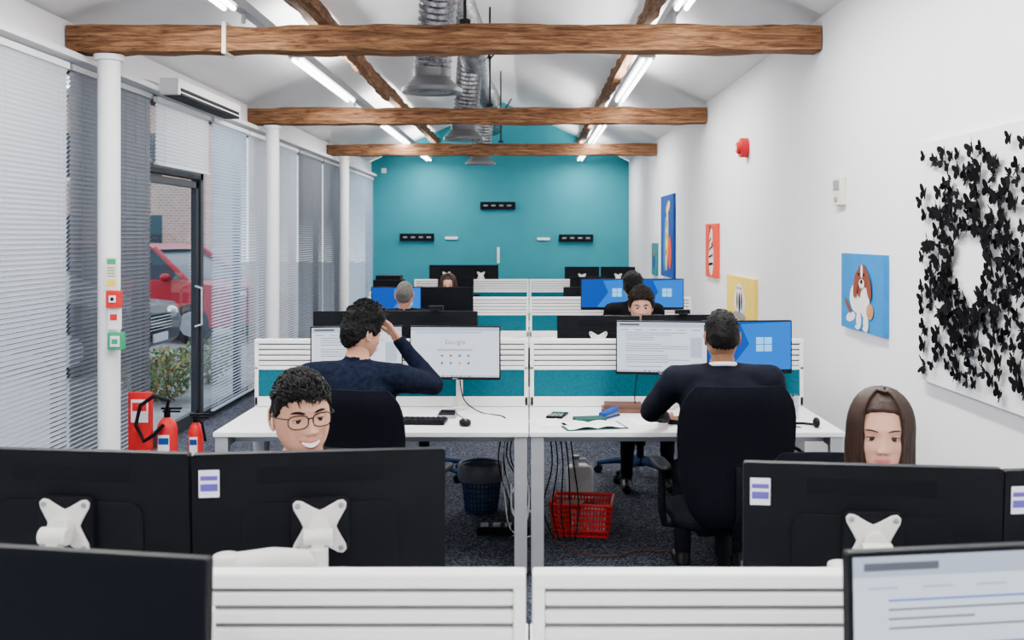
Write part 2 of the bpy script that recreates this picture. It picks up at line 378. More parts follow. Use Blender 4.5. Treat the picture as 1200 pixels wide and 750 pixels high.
# ------------------------------------------------------------------ wall art
def art(name, y0, y1, z0, z1, bg, shapes, d=.03):
    m = MB(); m.bx(XR-d, XR-.001, y0, y1, z0, z1, bg); i = 0
    for sh in shapes:
        s_, t_, a, b, rot, mt = sh; i += 1
        vs = []; N = 20
        for k in range(N):
            an = 2*math.pi*k/N; px, pz = a*math.cos(an), b*math.sin(an)
            qx = px*math.cos(R(rot))-pz*math.sin(R(rot)); qz = px*math.sin(R(rot))+pz*math.cos(R(rot))
            vs.append((XR-d-.0008*i, y1-(s_+qx)*(y1-y0), z0+(t_+qz)*(z1-z0)))
        m.add(vs, [tuple(range(N))], mt)
    return m.obj(name, smooth=False)
BLUEC = mat('canvas_blue', (.005, .16, .42), .7, spec=.15); ORG = mat('canvas_orange', (.66, .05, .025), .7, spec=.15); DBLUE = mat('canvas_dark_blue', (.005, .045, .24), .7, spec=.15)
BRN = mat('paint_brown', (.17, .035, .015), .6, spec=.15); WPT = mat('paint_white', (.70, .67, .63), .6); BKP = mat('paint_black', (.003, .003, .004), .8, spec=.04); TNP = mat('paint_tan', (.40, .17, .07), .6)
art('dog_painting', 5.46, 6.2, 1.185, 1.62, BLUEC, [
    (.42, .42, .20, .20, 0, WPT), (.25, .16, .12, .06, 20, WPT), (.45, .14, .06, .12, 0, WPT), (.62, .12, .06, .12, 0, WPT), (.55, .55, .15, .12, 20, BRN), (.60, .38, .11, .20, 0, WPT), (.72, .28, .08, .10, 0, TNP), (.2, .3, .03, .12, 40, BRN),
    (.55, .72, .12, .15, 0, BRN), (.40, .6, .055, .18, -12, BRN), (.70, .6, .055, .18, 12, BRN), (.55, .78, .025, .09, 0, WPT), (.55, .62, .065, .06, 0, WPT), (.55, .645, .03, .03, 0, BKP), (.49, .74, .018, .02, 0, BKP), (.61, .74, .018, .02, 0, BKP), (.47, .05, .06, .03, 0, WPT), (.65, .05, .06, .03, 0, WPT)])
art('giraffe_painting', 13.4, 14.7, 1.17, 2.28, DBLUE, [(.35, .4, .12, .35, -10, BLUEC), (.5, .45, .10, .38, -8, YEL), (.6, .85, .15, .06, 20, YEL), (.5, .5, .03, .05, 0, BRN), (.52, .65, .03, .05, 0, BRN), (.47, .3, .04, .05, 0, BRN), (.75, .3, .12, .2, 0, ORG)])
art('zebra_painting', 10.3, 10.97, 1.30, 1.85, ORG, [(.5, .35, .2, .32, 0, WPT), (.5, .72, .13, .2, -15, WPT), (.42, .9, .04, .08, 0, BKP), (.45, .7, .12, .02, 20, BKP), (.5, .55, .15, .02, 15, BKP), (.5, .4, .18, .02, 10, BKP), (.5, .25, .2, .025, 5, BKP), (.6, .62, .04, .04, 0, BKP)])
art('bird_painting', 8.6, 9.8, .975, 1.36, YEL, [(.5, .42, .2, .32, 0, WPT), (.5, .7, .12, .16, 0, WPT), (.5, .4, .03, .25, 0, BKP), (.42, .45, .02, .2, 0, BKP), (.58, .45, .02, .2, 0, BKP), (.45, .74, .02, .03, 0, BKP), (.55, .74, .02, .03, 0, BKP), (.5, .12, .22, .08, 0, GREYP)])
art('teal_painting', 15.2, 15.8, 1.14, 1.62, mat('canvas_teal', (.01, .16, .18), .6), [(.5, .5, .2, .3, 0, DBLUE), (.5, .7, .1, .12, 0, TNP)])
m = MB(); m.bx(XR-.035, XR-.001, 3.35, 4.95, 1.04, 2.16, DWHITE)
rnd = random.Random(3); cnt = 0; placed = []; tries = 0
while cnt < 260 and tries < 40000:
    tries += 1
    r = .15+abs(rnd.gauss(0, .27)); a = rnd.uniform(0, 2*math.pi)
    cy = 4.36+r*math.cos(a)*1.05; cz = 1.60+r*math.sin(a)*1.0
    if not (3.42 < cy < 4.88 and 1.10 < cz < 2.10): continue
    mind = .036+.05*max(0, r-.30)
    if any((cy-p[0])**2+(cz-p[1])**2 < mind**2 for p in placed): continue
    placed.append((cy, cz)); cnt += 1
    sz = rnd.uniform(.024, .038); ro = rnd.gauss(0, 45); fold = rnd.uniform(8, 28)
    B = T((XR-.040-.004*(cnt % 4), cy, cz)) @ RX(ro)
    wing = [(.0, .10), (.25, .55), (.65, 1.0), (1.1, 1.15), (1.28, .9), (1.15, .45), (.85, .10), (1.0, -.15), (1.0, -.60), (.70, -.95), (.40, -.85), (.12, -.35), (0, -.2)]
    for sg in (-1, 1):
        vs = [(-.002-abs(p[0])*sz*math.sin(R(fold)), sg*p[0]*sz*math.cos(R(fold)), p[1]*sz) for p in wing]
        m.add(vs, [(0, 1, 2, 3, 4, 5, 6), (0, 6, 7, 8, 9, 10, 11, 12)], BKP, B)
    m.box((-.003, 0, .0), (.003, .004, sz*1.5), BKP, B)
m.obj('butterfly_artwork', smooth=False)
m = MB(); m.cyl((XR-.001, 9.0, 2.49), (XR-.07, 9.0, 2.49), .085, REDP, n=28); m.cyl((XR-.07, 9.0, 2.49), (XR-.1, 9.0, 2.49), .06, REDP, r1=.045, n=28); m.cyl((XR-.1, 9.0, 2.49), (XR-.104, 9, 2.49), .02, LABEL); m.obj('fire_alarm_sounder', bevel=.005)
m = MB(); m.bx(XR-.035, XR-.001, 6.20, 6.37, 1.91, 2.08, CREAM); m.bx(XR-.04, XR-.034, 6.23, 6.34, 2.0, 2.06, GREYP); m.bx(XR-.04, XR-.034, 6.26, 6.32, 1.93, 1.96, GREYP); m.obj('thermostat', bevel=.005)

# ------------------------------------------------------------------ column signs, extinguisher
m = MB(); y = 6.70
m.bx(-2.735, -2.66, y-.015, y-.005, 1.375, 1.585, CREAM); m.bx(-2.725, -2.67, y-.017, y-.013, 1.54, 1.575, GREEN); m.bx(-2.725, -2.67, y-.017, y-.013, 1.40, 1.44, YEL)
for i in range(4): m.bx(-2.725, -2.675, y-.017, y-.013, 1.46+i*.018, 1.467+i*.018, GREYP)
m.obj('safety_sign')
m = MB(); m.bx(-2.715, -2.63, y-.06, y, 1.26, 1.37, REDP); m.bx(-2.695, -2.65, y-.066, y-.058, 1.295, 1.34, LABEL); m.cyl((-2.672, y-.066, 1.318), (-2.672, y-.07, 1.318), .012, BLK2, n=12)
m.bx(-2.71, -2.635, y-.04, y, 1.12, 1.255, DWHITE); m.bx(-2.695, -2.65, y-.044, y-.038, 1.18, 1.22, REDP); m.obj('fire_call_point', bevel=.004)
m = MB(); m.bx(-2.71, -2.61, y-.05, y, 0.99, 1.10, GREEN); m.bx(-2.69, -2.63, y-.056, y-.048, 1.01, 1.08, LABEL); m.bx(-2.68, -2.64, y-.06, y-.055, 1.03, 1.06, GREEN); m.obj('door_release_button', bevel=.004)
m = MB(); ex, ey = -2.74, 7.25
m.bx(ex-.06, ex+.10, ey-.02, ey+.02, .02, .63, REDP); m.bx(ex-.06, ex+.46, ey-.16, ey+.16, 0, .05, REDP); m.bx(ex-.04, ex+.08, ey-.024, ey-.018, .42, .58, LABEL); m.bx(ex-.03, ex+.07, ey-.026, ey-.023, .50, .56, REDP)
m.obj('extinguisher_stand', bevel=.012)
def extin(cx, cy, h, r, hose=True):
    m = MB()
    m.lathe((cx, cy, .052), [(0, 0), (r*.95, 0), (r, .02), (r, h*.74), (r*.85, h*.84), (r*.45, h*.92), (.02, h*.93), (.018, h)], REDP, n=28)
    m.cyl((cx, cy, .052+h*.93), (cx, cy, .052+h*1.05), .022, BLK); m.box((cx+.03, cy, .052+h*1.07), (.14, .022, .014), BLK, None); m.box((cx+.03, cy, .052+h*1.02), (.12, .02, .012), BLK)
    if hose: m.tube([(cx, cy-.02, .052+h), (cx+.03, cy-.06, .052+h*1.22), (cx-.06, cy-.09, .052+h*1.30), (cx-.15, cy-.10, .052+h*1.15), (cx-.18, cy-.10, .052+h*.85), (cx-.12, cy-.11, .052+h*.6), (cx-.05, cy-.11, .052+h*.7), (cx+.01, cy-.10, .052+h*.85)], .014, BLK, n=10)
    else: m.tube([(cx, cy-.02, .052+h), (cx+.06, cy-.05, .052+h*.95), (cx+.085, cy-.05, .052+h*.6)], .010, BLK, n=8)
    m.box((cx, cy-r-.001, .052+h*.5), (r*1.1, .004, h*.35), LABEL); m.box((cx, cy-r-.004, .052+h*.58), (r*1.0, .003, h*.10), DBLUE); m.obj('fire_extinguisher', angle=40)
extin(ex+.22, ey-.04, .44, .07); extin(ex+.38, ey+.08, .38, .05, False)

# ------------------------------------------------------------------ desks and dividers
ROWS = (1.85, 6.03, 10.2, 14.4)
def desk(x0, x1, ya, yb):
    m = MB(); m.bx(x0+.003, x1-.003, ya, yb, .705, .73, DWHITE)
    m.bx(x0+.08, x1-.08, ya+.12, ya+.16, .66, .705, SILV); m.bx(x0+.08, x1-.08, yb-.16, yb-.12, .66, .705, SILV)
    for xa in (x0+.01, x1-.075):
        m.bx(xa, xa+.065, ya+.01, ya+.06, .012, .705, SILV); m.bx(xa, xa+.065, yb-.06, yb-.01, .012, .705, SILV)
        m.bx(xa+.005, xa+.06, ya+.05, yb-.05, .65, .70, SILV)
        for q in (ya+.035, yb-.035): m.cyl((xa+.032, q, 0), (xa+.032, q, .02), .018, BLK2)
    m.obj('desk', bevel=.003)
def divider(x0, x1, y):
    m = MB(); a, b = x0+.006, x1-.006
    for xa in (a, b-.022): m.bx(xa, xa+.022, y-.02, y+.02, .735, 1.122, DWHITE)
    m.bx(a, b, y-.022, y+.022, 1.097, 1.123, DWHITE)
    m.bx(a+.02, b-.02, y-.008, y+.008, .965, 1.10, SLATD)
    for i in range(4): m.bx(a+.022, b-.022, y-.018, y+.018, .971+i*.0315, .994+i*.0315, SLAT)
    m.bx(a, b, y-.02, y+.02, .945, .966, DWHITE)
    m.bx(a+.02, b-.02, y-.015, y+.015, .79, .946, TEALF)
    m.bx(a, b, y-.02, y+.02, .732, .79, DWHITE)
    m.obj('desk_divider', bevel=.004)
for y in ROWS:
    for x0, x1 in ((-1.6, 0), (0, 1.6)):
        desk(x0, x1, y-.8, y-.004); desk(x0, x1, y+.004, y+.8); divider(x0, x1, y)

# ------------------------------------------------------------------ monitors
def monitor(loc, yaw, content, w=.53, h=.31, tilt=0, sticker=False, cam=False):
    m = MB(); m.M = T(loc) @ RZ(yaw) @ RX(tilt)
    m.rrect(0, 0, w, h, .006, -.008, .012, BLK)
    m.rrect(0, -.03, w*.62, h*.50, .03, .011, .017, BLK); m.rrect(0, 0, .12, .12, .01, .015, .032, BLK2)
    for i in range(9): m.box((0, .0125, h*.40-i*.004), (w*.5, .002, .0016), BLK2)
    sw, sh = w-.014, h-.022; zc = .004
    def q(x0, x1, z0, z1, mt, lay):
        y = -.0085-.0005*lay
        X = lambda t: (t-.5)*sw
        Z = lambda t: (t-.5)*sh+zc
        m.quad((X(x0), y, Z(z0)), (X(x1), y, Z(z0)), (X(x1), y, Z(z1)), (X(x0), y, Z(z1)), mt)
    if content == 'off': q(0, 1, 0, 1, DARKSCR, 0)
    elif content == 'win':
        q(0, 1, 0, 1, BL, 0)
        m.add([((a-.5)*sw, -.0092, (b-.5)*sh+zc) for a, b in ((.30, .05), (1, .0), (1, 1), (.42, .95), (.52, .55))], [(0, 1, 2, 3, 4)], BL2)
        for a in (0, 1):
            for b in (0, 1): q(.60+a*.095, .685+a*.095, .40+b*.15, .535+b*.15, BL3, 3)
        q(0, 1, 0, .035, DARKSCR, 4)
    elif content == 'google':
        q(0, 1, 0, 1, WP, 0); q(0, 1, .93, 1, WP2, 1); q(.05, .8, .88, .91, WP2, 1)
        cols = [GB, GR, GY, GB, GG, GR]
        xo = -.056
        for ch, c, wd in zip('Google', cols, (.027, .020, .020, .020, .011, .020)):
            vs, fs = textmesh(ch, .037)
            xo += wd/2
            m.add([(v[0]+xo, -.0098, v[1]+zc+.045) for v in vs], fs, c); xo += wd/2
        q(.30, .70, .53, .57, WP2, 1); q(.30, .70, .528, .532, WG, 2)
        for i in range(4):
            for j in range(2): q(.34+i*.1, .365+i*.1, .41-j*.15, .45-j*.15, (GB, GR, WG, GG, WG, GB, GY, WG)[i+j*4], 2)
        q(.0, 1, 0, .035, WP2, 1)
        for i in range(8): q(.3+i*.05, .33+i*.05, .008, .028, (GB, WG, GY, WG)[i % 4], 2)
    else:
        q(0, 1, 0, 1, WP, 0); q(0, 1, .9, 1, WP2, 1); q(.03, .25, .93, .97, WG, 2)
        rr = random.Random(int(abs(loc[0])*100))
        for i in range(6): q(.04+i*.16, .13+i*.16, .84, .852, WP2 if content == 'web' else WG, 2)
        for i in range(16):
            if i % 5 == 4: continue
            z = .78-i*.045; q(.10, .10+rr.uniform(.25, .75), z, z+.010, GB if i % 5 == 0 and content == 'web' else WG, 2)
        q(.82, .95, .3, .7, WP2, 1); q(0, 1, 0, .035, WP2, 1)
        for i in range(8): q(.3+i*.05, .33+i*.05, .008, .028, (GB, WG, GY, WG)[i % 4], 2)
    m.box((0, -.009, -h/2+.006), (.03, .0015, .004), GREYP)
    if sticker:
        x = w/2-.035
        m.box((x, .0128, h/2-.062), (.042, .0015, .058), LABEL)
        m.box((x, .0136, h/2-.050), (.036, .0015, .010), PURP); m.box((x, .0136, h/2-.070), (.036, .0015, .016), PURP)
    if cam:
        m.box((.0, .0, h/2+.018), (.09, .03, .026), BLK); m.box((0, .02, h/2+.004), (.05, .03, .012), BLK); m.M = m.M @ T((0, -.015, h/2+.018)) @ RX(90); m.cyl((0, 0, -.004), (0, 0, .004), .009, GREYP)
    return m.obj('computer_monitor', bevel=.002)
def arm(P, nrm, post, elbow=None, base=.73):
    P = Vector(P); nrm = Vector(nrm).normalized(); side = nrm.cross(Vector((0, 0, 1))).normalized(); up = Vector((0, 0, 1))
    m = MB()
    B = Matrix((side.to_4d(), up.to_4d(), nrm.to_4d(), (0, 0, 0, 1))).transposed()
    for i in range(3): B[3][i] = 0
    B[0][3], B[1][3], B[2][3] = P; B[3][3] = 1
    m.M = B
    out = []
    for k in range(4):
        a = 45+90*k
        for da, r in ((-10, .066), (-4, .074), (4, .074), (10, .066), (30, .040), (45, .034), (60, .040)): out.append((r*math.cos(R(a+da)), r*math.sin(R(a+da))))
    m.prism(out, 'z', .000, .007, ARMW)
    for sx in (-1, 1):
        for sy in (-1, 1): m.cyl((sx*.045, sy*.045, .006), (sx*.045, sy*.045, .011), .006, GREYP, n=10)
    m.cyl((0, 0, .0), (0, 0, .032), .024, ARMW, n=24); m.cyl((-.030, -.012, .040), (.030, -.012, .040), .018, ARMW, n=20); m.box((0, -.035, .040), (.026, .05, .028), ARMW)
    m.M = Matrix.Identity(4)
    H = P+nrm*.05-up*.055
    PT = Vector((post[0], post[1], P.z-.055))
    E = Vector(elbow) if elbow else (H+PT)/2+up*.005
    m.cyl(H-up*.025, H+up*.025, .021, ARMW)
    m.tube([H, (H+E)/2+up*.008, E], [.017, .021, .023], ARMW, n=16, flat=1.15)
    m.cyl(E-up*.045, E+up*.022, .026, ARMW, n=24); m.ell(tuple(E+up*.022), (.026, .026, .007), ARMW)
    E2 = E-up*.02
    m.tube([E2, (E2+PT)/2, PT], [.022, .022, .022], ARMW, n=16, flat=1.1)
    m.cyl((PT.x, PT.y, base), (PT.x, PT.y, PT.z+.04), .019, ARMW, n=20); m.cyl((PT.x, PT.y, PT.z-.035), (PT.x, PT.y, PT.z+.03), .026, ARMW, n=24)
    m.cyl((PT.x, PT.y, base+.0015), (PT.x, PT.y, base+.014), .045, ARMW, n=24)
    m.obj('display_mount', bevel=.002)
def mset(x, y, z, yaw, content, post, w=.51, h=.30, elbow=None, **k):
    monitor((x, y, z), yaw, content, w, h, **k)
    nr = Vector((-math.sin(R(yaw)), math.cos(R(yaw)), 0))
    arm(Vector((x, y, z))+nr*.033, nr, post, elbow)
mset(-.975, 2.22, 1.110, 173, 'web', (-1.10, 1.98), .53, .31, elbow=(-1.03, 2.08, 1.05), sticker=True, tilt=-3)
mset(-.446, 2.22, 1.108, 187, 'web', (-.66, 1.96), .53, .31, elbow=(-.60, 2.05, 1.065), sticker=True, tilt=-3)
mset(.724, 2.20, 1.083, 173, 'web', (.60, 1.96), .53, .31, elbow=(.62, 2.06, 1.045), sticker=True, tilt=-3)
mset(1.252, 2.20, 1.078, 186, 'web', (.90, 1.94), .53, .31, elbow=(.91, 2.03, 1.085), sticker=True, tilt=-3)
mset(-.712, 1.50, 1.112, -10, 'off', (-.56, 1.76), .53, .31, tilt=-2)
mset(.712, 1.50, 1.118, 8, 'web', (.75, 1.76), .53, .31, tilt=-2)
mset(-.414, 5.80, 1.068, -3, 'google', (-.40, 5.95)); mset(-.965, 5.80, 1.068, 8, 'doc', (-.97, 5.95))
mset(.740, 5.78, 1.098, -8, 'doc', (.80, 5.95)); mset(1.225, 5.82, 1.098, 4, 'win', (1.22, 5.96))
mset(.42, 6.28, 1.09, 175, 'off', (.42, 6.12), w=.5); mset(.93, 6.28, 1.095, 184, 'web', (.93, 6.12), w=.5, cam=True)
mset(-1.05, 6.28, 1.118, 184, 'web', (-1.05, 6.12)); mset(-.565, 6.28, 1.118, 176, 'web', (-.56, 6.12), cam=True)
mset(-1.26, 9.95, 1.085, 6, 'win', (-1.26, 10.12)); mset(-.79, 9.95, 1.085, -4, 'off', (-.79, 10.12))
mset(.75, 9.95, 1.165, 4, 'win', (.75, 10.12)); mset(1.23, 9.95, 1.165, -4, 'win', (1.23, 10.12))
mset(-1.05, 10.45, 1.02, 180, 'web', (-1.05, 10.28)); mset(.6, 10.45, 1.06, 180, 'web', (.6, 10.28))
for x, z in ((-1.17, 1.165), (-.68, 1.165), (.75, 1.14), (1.26, 1.14)): mset(x, 14.68, z, 180, 'off', (x, 14.5), w=.49)
for x in (-1.0, .8): mset(x, 14.12, 1.02, 0, 'off', (x, 14.3), w=.49)

# ------------------------------------------------------------------ chairs
def chair(x, y, yaw, bw=.50, top=1.05, bh=.60, col=CHF):
    m = MB(); m.M = T((x, y, 0)) @ RZ(yaw)
    m.ell((0, -.02, .415), (.255, .25, .045), col, e=.45, e2=.6, nu=32, nv=12)
    m.box((0, 0, .365), (.30, .28, .035), BLK)
    nu, nv = 17, 19; vs = []; fs = []
    for side in (0, 1):
        for j in range(nv):
            tz = j/(nv-1)
            for i in range(nu):
                tx = -1+2*i/(nu-1)
                z = top-bh+bh*tz
                wv = bw/2*(.80+.20*math.sin(min(1, tz*1.4)*math.pi/2))
                ez = abs(2*tz-1)**5; wv *= (1-ez*.28)
                X = tx*wv
                th = .045*(1-abs(tx)**4*.75)*(1-abs(2*tz-1)**8*.8)
                yc = .255-.03*tx*tx-.03*math.sin(tz*math.pi)+.05*tz
                vs.append((X, yc+(th if side else -th*.7), z))
    N = nu*nv
    for j in range(nv-1):
        for i in range(nu-1):
            a = j*nu+i; fs.append((a, a+1, a+nu+1, a+nu)); fs.append((N+a, N+a+nu, N+a+nu+1, N+a+1))
    for i in range(nu-1):
        fs.append((i, N+i, N+i+1, i+1)); a = (nv-1)*nu+i; fs.append((a, a+1, N+a+1, N+a))
    for j in range(nv-1):
        a = j*nu; fs.append((a, a+nu, N+a+nu, N+a)); a = j*nu+nu-1; fs.append((a, N+a, N+a+nu, a+nu))
    m.add(vs, fs, col)
    m.tube([(0, .10, .37), (0, .27, .38), (0, .325, .48), (0, .31, .70)], [.03, .03, .028, .025], BLK, n=10, flat=.6)
    for sx in (-1, 1):
        m.tube([(sx*.2, .02, .37), (sx*.285, .02, .38), (sx*.30, .03, .46), (sx*.30, .04, .64)], [.018, .02, .02, .018], BLK, n=10)
        m.ell((sx*.30, .0, .655), (.04, .13, .018), BLK, e=.6, e2=.7)
    m.cyl((0, 0, .10), (0, 0, .37), .028, BLK); m.cyl((0, 0, .22), (0, 0, .36), .04, BLK)
    m.cyl((0, 0, .075), (0, 0, .13), .05, BLK)
    for k in range(5):
        a = R(18+72*k); c, s_ = math.cos(a), math.sin(a)
        m.tube([(c*.04, s_*.04, .11), (c*.18, s_*.18, .10), (c*.31, s_*.31, .075)], [.03, .025, .018], BLUECH, n=8)
        m.cyl((c*.31, s_*.31, .05), (c*.31, s_*.31, .085), .011, BLK, n=8)
        for o_ in (-.014, .014): m.cyl((c*.31-s_*(o_-.009), s_*.31+c*(o_-.009), .028), (c*.31-s_*(o_+.009), s_*.31+c*(o_+.009), .028), .028, BLK2, n=16)
    m.obj('office_chair', angle=50)

# ------------------------------------------------------------------ people
def sm(t): t = np.clip(t, 0, 1); return t*t*(3-2*t)
def feat(x, z, sml=0):
    ax = np.abs(x)
    t = np.clip((.02-z)/.052, 0, 1); drop = 1-sm((-.032-z)/.012)
    f = .021*t**1.3*drop*np.exp(-(x/(.0075+.0065*t))**2)
    f = f+.009*np.exp(-((ax-.0125)/.007)**2-((z+.035)/.008)**2)
    f = f-.010*np.exp(-((ax-.031)/.018)**2-((z-.001)/.014)**2)
    f = f+.004*np.exp(-((ax-.028)/.024)**2-((z-.024)/.009)**2)
    f = f+(.005+.004*sml)*np.exp(-((ax-.043)/.017)**2-((z+.030-.006*sml)/.017)**2)
    f = f-.0035*sml*np.exp(-((ax-.036)/.005)**2-((z+.056)/.02)**2)
    f = f+.007*np.exp(-(x/.030)**2-((z+.064)/.016)**2)
    f = f+.007*np.exp(-(x/.024)**2-((z+.102)/.014)**2)
    f = f-.003*np.exp(-(x/.03)**2-((z+.084)/.007)**2)
    return f
JAW = .16
def hxyz(u, v, w, ft=True, sml=0):
    lo = np.clip(-w, 0, 1); xs = 1-.17*lo**2.0
    q = 1+JAW*np.clip(-w-.20, 0, 1)*1.3
    fs = np.where(v < 0, 1+.8*lo**3, 1-.25*lo)
    x = .077*u*xs*q; z = .118*w; y = .097*v*fs
    if ft: y = y-feat(x, z, sml)*sm(-v*3)
    return x, y, z
def fy(x, z, sml=0):
    w = z/.118; lo = max(0, -w); xs = (1-.17*lo**2.0)*(1+JAW*1.3*max(0, -w-.20)); u = x/(.077*xs)
    v = -math.sqrt(max(1-u*u-w*w, .0)); return .097*v*(1+.8*lo**3)-float(feat(np.array(x), np.array(z), sml))*float(sm(-v*3))
def grid_faces(nl, nt_):
    fs = []
    for j in range(nl): fs.append((0, 1+(j+1) % nl, 1+j))
    for i in range(nt_-2):
        for j in range(nl):
            a = 1+i*nl; fs.append((a+j, a+(j+1) % nl, a+nl+(j+1) % nl, a+nl+j))
    L = 1+(nt_-1)*nl
    for j in range(nl): fs.append((L, L-nl+j, L-nl+(j+1) % nl))
    return fs
def sph(nl, nt_):
    t = [0]; p = [0]
    for i in range(1, nt_):
        for j in range(nl): t.append(math.pi*i/nt_); p.append(2*math.pi*j/nl)
    t.append(math.pi); p.append(0)
    t = np.array(t); p = np.array(p)
    return np.sin(t)*np.sin(p), -np.sin(t)*np.cos(p), np.cos(t), p
HLA = [0, 30, 50, 62, 75, 95, 115, 140, 180]
def head(par, HM, skn, hair, style='short', smile=False, glasses=False, female=False, hi=True, top=.022, side=.006, amp=.004, nlock=0, hl=None, lipm=LIP, grey=False):
    nl, nt_ = (144, 110) if hi else (72, 56)
    sml = 1 if smile else 0
    u, v, w, p = sph(nl, nt_)
    x, y, z = hxyz(u, v, w, True, sml)
    m = MB(); m.M = HM
    m.add(list(zip(x.tolist(), y.tolist(), z.tolist())), grid_faces(nl, nt_), skn)
    for sx in (-1, 1):
        m.ell((0, 0, 0), (.006, .015, .027), skn, T((sx*.076, .012, -.008)) @ RZ(sx*22) @ RX(-8), nu=16, nv=10)
        pts = []
        for k in range(13):
            a = R(-110+k*24); pts.append((sx*(.080+.004*math.cos(a)), .014+.014*math.cos(a)+.002, -.004+.028*math.sin(a)-(.004 if math.sin(a) < 0 else 0)))
        m.tube(pts, .0042, skn, n=8); m.ell((sx*.079, .008, -.033), (.005, .007, .009), skn)
    m.obj('head', parent=par, angle=80)
    m = MB(); m.M = HM
    for sx in (-1, 1):
        ex, ey, ez, er = sx*.031, -.0735, .0005, .0125
        m.ell((ex, ey, ez), (er, er, er), EYEW, nu=24, nv=16)
        m.cyl((ex, ey-er+.0014, ez-.0015), (ex, ey-er-.0004, ez-.0015), .0064, IRISM, r1=.0056, n=20)
        m.cyl((ex, ey-er-.0004, ez-.0015), (ex, ey-er-.0008, ez-.0015), .0027, PUP, n=14)
        for top_ in (1, 0):
            vs = []; fs = []; na, nb = 17, 9; rr = er+.0012
            for i in range(na):
                az = -100+200*i/(na-1); th = (20 if not smile else 12)*max(0, math.cos(R(az)))-2 if top_ else -(26 if not smile else 16)*max(0, math.cos(R(az)))-1
                for j in range(nb):
                    el = th+(90-th)*j/(nb-1) if top_ else th+(-90-th)*j/(nb-1)
                    vs.append((ex+rr*math.cos(R(el))*math.sin(R(az)), ey-rr*math.cos(R(el))*math.cos(R(az)), ez+rr*math.sin(R(el))))
            for i in range(na-1):
                for j in range(nb-1): a = i*nb+j; fs.append((a, a+nb, a+nb+1, a+1))
            m.add(vs, fs, skn)
            if top_: m.tube([vs[i*nb] for i in range(3, na-3)], .0012 if not female else .0019, hair if not grey else HAIRDB, n=6)
        pts = []; rd = []
        for k in range(9):
            t = k/8; bx = sx*(.013+.036*t); bz_ = .0205+.006*math.sin(t*2.4)-.004*t
            pts.append((bx, fy(bx, bz_, sml)+.0006, bz_)); rd.append((.0038 if not female else .0028)*(math.sin((t*.85+.12)*math.pi)**.6))
        m.tube(pts, rd, hair, n=8)
        m.ell((sx*.0065, fy(sx*.0065, -.041, sml)-.0005, -.0405), (.0028, .002, .0014), MOUTH)
    ww = .033 if smile else .0235; up = .010 if smile else .0015
    gap = .013 if smile else .0
    N = 17; u1 = []; l1 = []; r1 = []; r2 = []
    for k in range(N):
        t = -1+2*k/(N-1); xx = t*ww; c = 1-t*t
        zu = -.062+up*t*t+gap*.1*c+.0028*c-.001*math.exp(-(t*6)**2); zl = -.062+up*t*t-gap*.95*c-.0038*c
        u1.append((xx, fy(xx, zu, sml)+.0006, zu)); l1.append((xx, fy(xx, zl, sml)+.0006, zl)); r1.append(.0008+.0028*c**.6); r2.append(.0008+.0038*c**.6)
    m.tube(u1, r1, lipm, n=8); m.tube(l1, r2, lipm, n=8)
    for mt, off, sh in ((MOUTH, .0004, 1.), (TEETH, .0014, .80)) if smile else ((MOUTH, .0004, 1.),):
        vs = []
        for k in range(N):
            a, b = Vector(u1[k]), Vector(l1[k]); c_ = a.lerp(b, sh); md = a.lerp(b, .5); yy = fy(md.x, md.z, sml)
            for P, q in ((a, 0), (c_, 1)): vs.append((P.x, min(P.y, yy)-off, P.z))
        if mt is TEETH: vs = vs[4:-4]
        m.add(vs, [(2*k, 2*k+1, 2*k+3, 2*k+2) for k in range(len(vs)//2-1)], mt)
    m.obj('face_features', parent=par, angle=80, recalc=False)
    if hl is None: hl = [.070, .064, .050, .020, -.012, .006, -.03, -.066, -.082]
    az = np.degrees(np.abs(np.where(p > math.pi, 2*math.pi-p, p)))
    x0, y0, z0 = hxyz(u, v, w, False)
    wig = 0 if style == 'long' else 1
    hz = np.interp(az, HLA, hl)+wig*(.003*np.sin(p*23)+.002*np.sin(p*57+1)); tt = sm((z0-hz)/.010+.5)
    tw = sm((w-.15)/.6)
    if style == 'long': tw = np.ones_like(w)
    th = side+(top-side)*tw
    nx, ny, nz = u/.077, v/.097, w/.118; nn = np.sqrt(nx*nx+ny*ny+nz*nz); nx, ny, nz = nx/nn, ny/nn, nz/nn
    ns = np.array([noise.noise(Vector((a*40, b*40, c*40)))+.6*noise.noise(Vector((a*110, b*110, c*110))) for a, b, c in zip(x0, y0, z0)])
    if style == 'quiff': th = th+.022*sm((w-.35)/.4)*sm((-v+.5)/.8)
    off = -.007*(1-tt)+(th+ns*amp)*tt
    X, Y, Z = x0+nx*off, y0+ny*off, z0+nz*off*(.75 if style == 'short' else 1)
    m = MB(); m.M = HM
    m.add(list(zip(X.tolist(), Y.tolist(), Z.tolist())), grid_faces(nl, nt_), hair)
    rn = random.Random(11)
    if nlock:
        ok = [i for i in range(len(u)) if tt[i] > .9 and w[i] > (.40 if style != 'curly' else .1)]
        for _ in range(nlock):
            i = rn.choice(ok); b = Vector((X[i], Y[i], Z[i])); nr = Vector((nx[i], ny[i], nz[i]))
            tang = Vector((rn.uniform(-.5, .5), -1 if style != 'quiff' else .3, rn.uniform(-.3, .1))); tang = (tang-nr*tang.dot(nr)).normalized()
            if style == 'curly': tang = Vector((rn.uniform(-1, 1), rn.uniform(-1, 1), rn.uniform(-1, 1))); tang = (tang-nr*tang.dot(nr)).normalized()
            L = rn.uniform(.016, .030); hgt = 1 if style != 'short' else .55
            q = [b-nr*.006, b+nr*.004*hgt+tang*L*.3, b+nr*.006*hgt+tang*L*.7, b+nr*rn.uniform(-.002, .006)*hgt+tang*L]
            m.tube(q, [.0034, .0032, .0022, .0004], hair, n=5)
